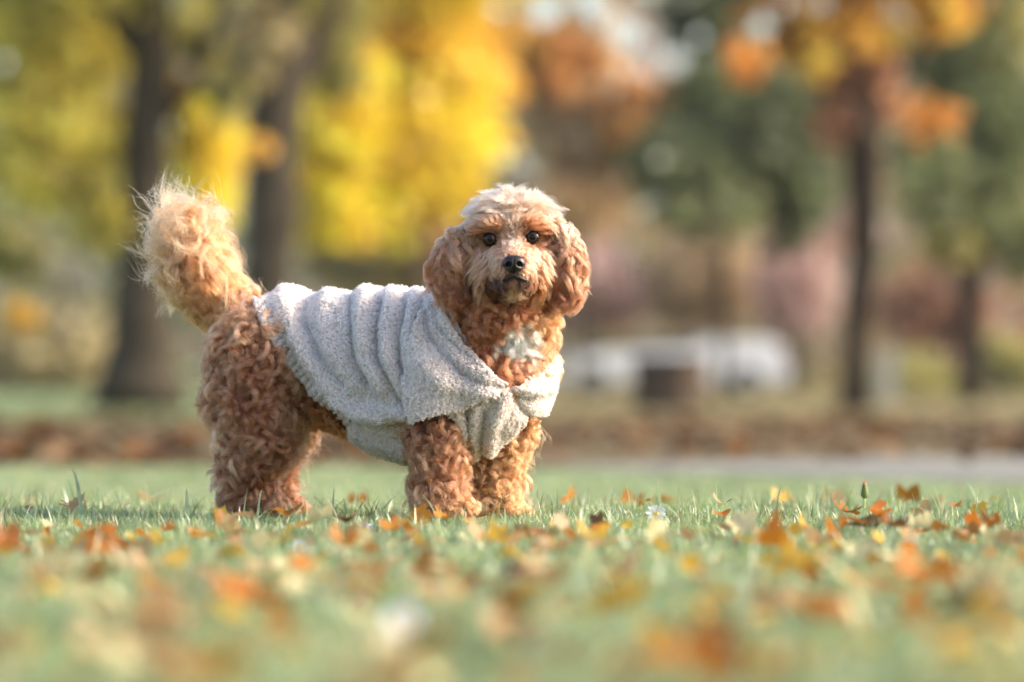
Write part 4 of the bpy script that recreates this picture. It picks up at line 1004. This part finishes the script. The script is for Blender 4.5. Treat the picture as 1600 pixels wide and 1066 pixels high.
# whisker beard along the cheeks
def w_beard(p, n):
    x, y = PX(p); return (is_head(p) & (n[:, 1] < .3) & (y > 424) & (np.abs(x - 802) > 30) & (np.abs(x - 802) < 54) & (y < 458) & ((y > 438) | (np.abs(x - 802) > 40))).astype(float)
fur('face_fur', ARR, dog, fm, 380, 18, w_beard, .030, lambda p, n: np.stack([(PX(p)[0] - 802) / 90, -.1 + 0 * p[:, 0], -1.2 + 0 * p[:, 0]], -1), c_face, lift=.22, curl=.0025, freq=.8, lock_r=.005, clump=.75, radius=.00028, K=12, wander=.2, droop=.15)
def w_lip(p, n):
    x, y = PX(p); d = np.minimum(dist_poly(x, y, [(784, 439), (776, 446), (770, 454), (772, 468)]), dist_poly(x, y, [(824, 439), (832, 446), (837, 454), (836, 468)]))
    return (is_head(p) & (d < 11) & (y > 431)).astype(float)
fur('muzzle_fur', ARR, dog, fm, 560, 14, w_lip, .017, lambda p, n: np.stack([(PX(p)[0] - 803) / 70, -.35 + 0 * p[:, 0], -1 + 0 * p[:, 0]], -1), lambda p, n: mixc((.03, .011, .006), (.15, .048, .016), (PX(p)[0] - 815) / 40), lift=.38, curl=.0012, freq=.6, lock_r=.004, clump=.5, radius=.00028, K=8, wander=.2)
def w_chin(p, n):
    x, y = PX(p); return (is_head(p) & (np.abs(x - 803) < 17) & (y > 437)).astype(float)
fur('face_fur', ARR, dog, fm, 240, 20, w_chin, .020, np.array([0, -.15, -1.0]), lambda p, n: np.broadcast_to(np.array([.30, .17, .10]), (len(p), 3)), lift=.2, curl=.001, freq=.5, lock_r=.005, clump=.5, radius=.00026, K=8, wander=.12)
# brows
for ex, sx in ((766, -1), (832, 1)):
    fur('brow_fur', ARR, dog, fm, 110, 14, lambda p, n, ex=ex: (is_head(p) & (n[:, 1] < .1) & (np.abs(PX(p)[0] - ex) < 24) & (np.abs(PX(p)[1] - 347) < 5)).astype(float), .011, np.array([sx * 1.0, -.3, -.1]), np.array([.26, .09, .035]), lift=.45, curl=.0015, freq=.6, lock_r=.004, clump=.6, radius=.00026, K=8, wander=.15)
def w_top(p, n):
    x, y = PX(p); near = (np.minimum(np.abs(x - 766), np.abs(x - 832)) < 22) & (y > 337) & (n[:, 1] < .3); return (is_head(p) & ~near & ((y < 354) | (n[:, 1] >= .3) | (np.abs(x - 800) > 58)) & (y < 430)).astype(float)
def comb_top(p, n):
    x, y = PX(p); fr = (y > 318) & (n[:, 1] < 0); d = np.stack([(x - 800) / 50, 0 * x - .1, np.where(fr, .55 - np.abs(x - 800) / 60, -.2 - np.abs(x - 800) / 90)], -1); return d
def c_top(p, n):
    x, y = PX(p); return mixc(CRM, (.46, .22, .14), noise_c(p, 55) * .5 + np.clip((y - 345) / 50, 0, .5))
fur('crown_fur', ARR, dog, fm, 2400, 32, w_top, lambda p, n: np.where((PX(p)[1] > 335) & (n[:, 1] < 0), .013, np.where(np.abs(PX(p)[0] - 800) > 45, .030, .031)), comb_top, c_top, lift=lambda p, n: np.where(PX(p)[1] < 340, .42, .25), curl=lambda p, n: np.where((PX(p)[1] > 325) & (n[:, 1] < 0), .0016, .0034), freq=.9, lock_r=.008, clump=.38, radius=.00026, K=12, wander=.3, frizz=.0018, cvar=.08)

# ---- ears
def ear(side):
    bm = bmesh.new()
    if side < 0: pts = [(HP(742, 356, -.005), (.012, .018, .014)), (HP(722, 380, -.010), (.018, .014, .020)), (HP(708, 410, -.014), (.021, .013, .024)), (HP(711, 438, -.014), (.020, .013, .019))]
    else: pts = [(HP(858, 352, -.005), (.012, .018, .014)), (HP(875, 376, -.008), (.016, .014, .020)), (HP(884, 408, -.010), (.019, .013, .024)), (HP(881, 438, -.010), (.018, .013, .019))]
    chain(bm, pts); me = remeshed(bm, .005, 5)
    e = link('ear', me, dog, skin); A = arrays(me); cx = 705 if side < 0 else 888
    def cc(p, n): x, y = PX(p); return mixc(mixc((.52, .29, .19), (.34, .135, .07), np.clip((y - 350) / 50, 0, 1)), (.18, .058, .028), noise_c(p, 60) * .7 + np.clip((y - 410) / 40, 0, .4))
    fur('ear_fur', A, e, fm, 720, 40, lambda p, n: np.where(n[:, 1] < .4, 1.0, .3) * np.where((PX(p)[0] - cx) * side < -14, .15, 1), lambda p, n: np.where(PX(p)[1] < 370, .022, .033), lambda p, n: np.stack([(PX(p)[0] - cx) / 70 + .05 * side, 0 * p[:, 0] - .05, -1 + 0 * p[:, 0]], -1), cc,
        lift=.12, curl=.0050, freq=1.0, lock_r=.0070, clump=.42, radius=.00030, K=14, wander=.28, droop=.05)
    return e
ear(-1); ear(1)

# ---- eyes, nose, mouth
eye_m, n, l, out = new_mat('eye_brown')
pb = n.new('ShaderNodeBsdfPrincipled'); l.new(pb.outputs[0], out.inputs[0]); tc = n.new('ShaderNodeTexCoord')
ln = n.new('ShaderNodeVectorMath'); ln.operation = 'LENGTH'; sep = n.new('ShaderNodeVectorMath'); sep.operation = 'MULTIPLY'; sep.inputs[1].default_value = (1, 0, 1)
l.new(tc.outputs['Object'], sep.inputs[0]); l.new(sep.outputs[0], ln.inputs[0])
rp = n.new('ShaderNodeValToRGB'); l.new(ln.outputs['Value'], rp.inputs[0])
el = rp.color_ramp.elements; rp.color_ramp.interpolation = 'LINEAR'
mulv = n.new('ShaderNodeMath'); mulv.operation = 'MULTIPLY'; mulv.inputs[1].default_value = 100; l.new(ln.outputs['Value'], mulv.inputs[0]); l.new(mulv.outputs[0], rp.inputs[0])
el[0].position = .42; el[0].color = (.004, .003, .003, 1); el[1].position = .50; el[1].color = (.055, .026, .013, 1); e3 = el.new(.86); e3.color = (.012, .007, .005, 1); e4 = el.new(.93); e4.color = (.012, .008, .007, 1)
l.new(rp.outputs[0], pb.inputs['Base Color']); pb.inputs['Roughness'].default_value = .04; pb.inputs['Specular IOR Level'].default_value = .28
lid_m = solid_mat('eyelid', (.018, .012, .010), .45, .4, .2, 300)
for (px, py), ey in zip(EYES, eye_y):
    c = P(px, py, ey + .0030); bm = bmesh.new(); bmesh.ops.create_uvsphere(bm, u_segments=32, v_segments=24, radius=.0118)
    me = bpy.data.meshes.new('eye'); bm.to_mesh(me); bm.free(); me.polygons.foreach_set('use_smooth', np.ones(len(me.polygons), bool))
    o = bpy.data.objects.new('eye', me); col.objects.link(o); me.materials.append(eye_m); o.location = c; o.parent = dog
    V = []; seg = 40; F = []                                           # almond shaped dark rim
    for k in range(seg):
        a = 2 * math.pi * k / seg; ca, sa = math.cos(a), math.sin(a)
        up = .0062 if sa > 0 else .0064
        rx, rz = .0112 * ca, up * sa * (1 - .15 * ca * ca)
        cpt = Vector((rx, -math.sqrt(max(1e-8, .0118 ** 2 - min(.0115, math.hypot(rx, rz)) ** 2)), rz)) + c
        for j in range(6):
            b = 2 * math.pi * j / 6; q = 1.0 + .24 * math.cos(b); V.append((c.x + rx * q, cpt.y - .0011 * math.sin(b), c.z + rz * q))
    for k in range(seg):
        for j in range(6): F.append((k * 6 + j, k * 6 + (j + 1) % 6, ((k + 1) % seg) * 6 + (j + 1) % 6, ((k + 1) % seg) * 6 + j))
    link('eyelid', mesh_np('eyelid', V, F), o, lid_m)
# nose: rounded wedge with two nostrils
bm = bmesh.new(); bmesh.ops.create_icosphere(bm, subdivisions=6, radius=1.0); NC = HP(803, 412, -.103)
for v in bm.verts:
    x, y, z = v.co
    wz = 1.0 - .30 * max(0, -z) ** 1.3 - .0 * z
    X, Y, Z = x * .0178 * wz, y * .013, z * .0145
    if z > .55: Z -= (z - .55) * .004
    if y < 0:
        for s in (-1, 1):
            dx, dz = (X - s * .0078) / .0036, (Z + .0010 + .0008 * 0) / .0032
            q = math.hypot(dx, dz); Y += .0085 * math.exp(-q ** 4)
            sx_, sz_ = (X - s * .0125), (Z + .0050); Y += .004 * math.exp(-((sx_ / .004) ** 2 + (sz_ / .0014) ** 2))
        Y += .0022 * math.exp(-(X / .0012) ** 2) * (1 if Z < .004 else .3)
    v.co = NC + Vector((X, Y, Z))
nose_m, n, l, out = new_mat('nose_leather'); pb = n.new('ShaderNodeBsdfPrincipled'); l.new(pb.outputs[0], out.inputs[0]); pb.inputs['Base Color'].default_value = (.010, .008, .009, 1); pb.inputs['Roughness'].default_value = .33
vo = n.new('ShaderNodeTexVoronoi'); vo.inputs['Scale'].default_value = 900; tc = n.new('ShaderNodeTexCoord'); l.new(tc.outputs['Object'], vo.inputs['Vector']); bp = n.new('ShaderNodeBump'); bp.inputs['Strength'].default_value = .35; bp.inputs['Distance'].default_value = .0006
l.new(vo.outputs['Distance'], bp.inputs['Height']); l.new(bp.outputs[0], pb.inputs['Normal'])
bm_obj('nose', bm, dog, nose_m, True)
# mouth line
def surf_y(px, py):
    x, y = to_px(v_); m = (np.hypot(x - px, y - py) < 7) & (n_[:, 1] < 0); return float(v_[m][:, 1].min()) if m.any() else HYC - .09
mp = [(766, 452), (776, 443), (790, 436), (803, 430), (816, 436), (830, 442), (842, 452)]
pts = [P(a, b, surf_y(a, b) - .002) for a, b in mp]
V, a, b = tube_np(pts, [.0012, .0024, .003, .003, .003, .0024, .0012], 8); link('mouth', mesh_np('mouth', V, a, b), dog, lid_m)

# ------------------------------------------------------------------ thin autumn haze
bm = bmesh.new(); box(bm, -260, 260, -9, 405, -1.3, 40)
hm, n, l, out = new_mat('haze_air'); pv = n.new('ShaderNodeVolumePrincipled'); l.new(pv.outputs[0], out.inputs['Volume'])
pv.inputs['Color'].default_value = (.93, .90, .82, 1); pv.inputs['Density'].default_value = 0.0003; pv.inputs['Anisotropy'].default_value = 0.0
tag(bm_obj('haze', bm, None, hm), kind='stuff')
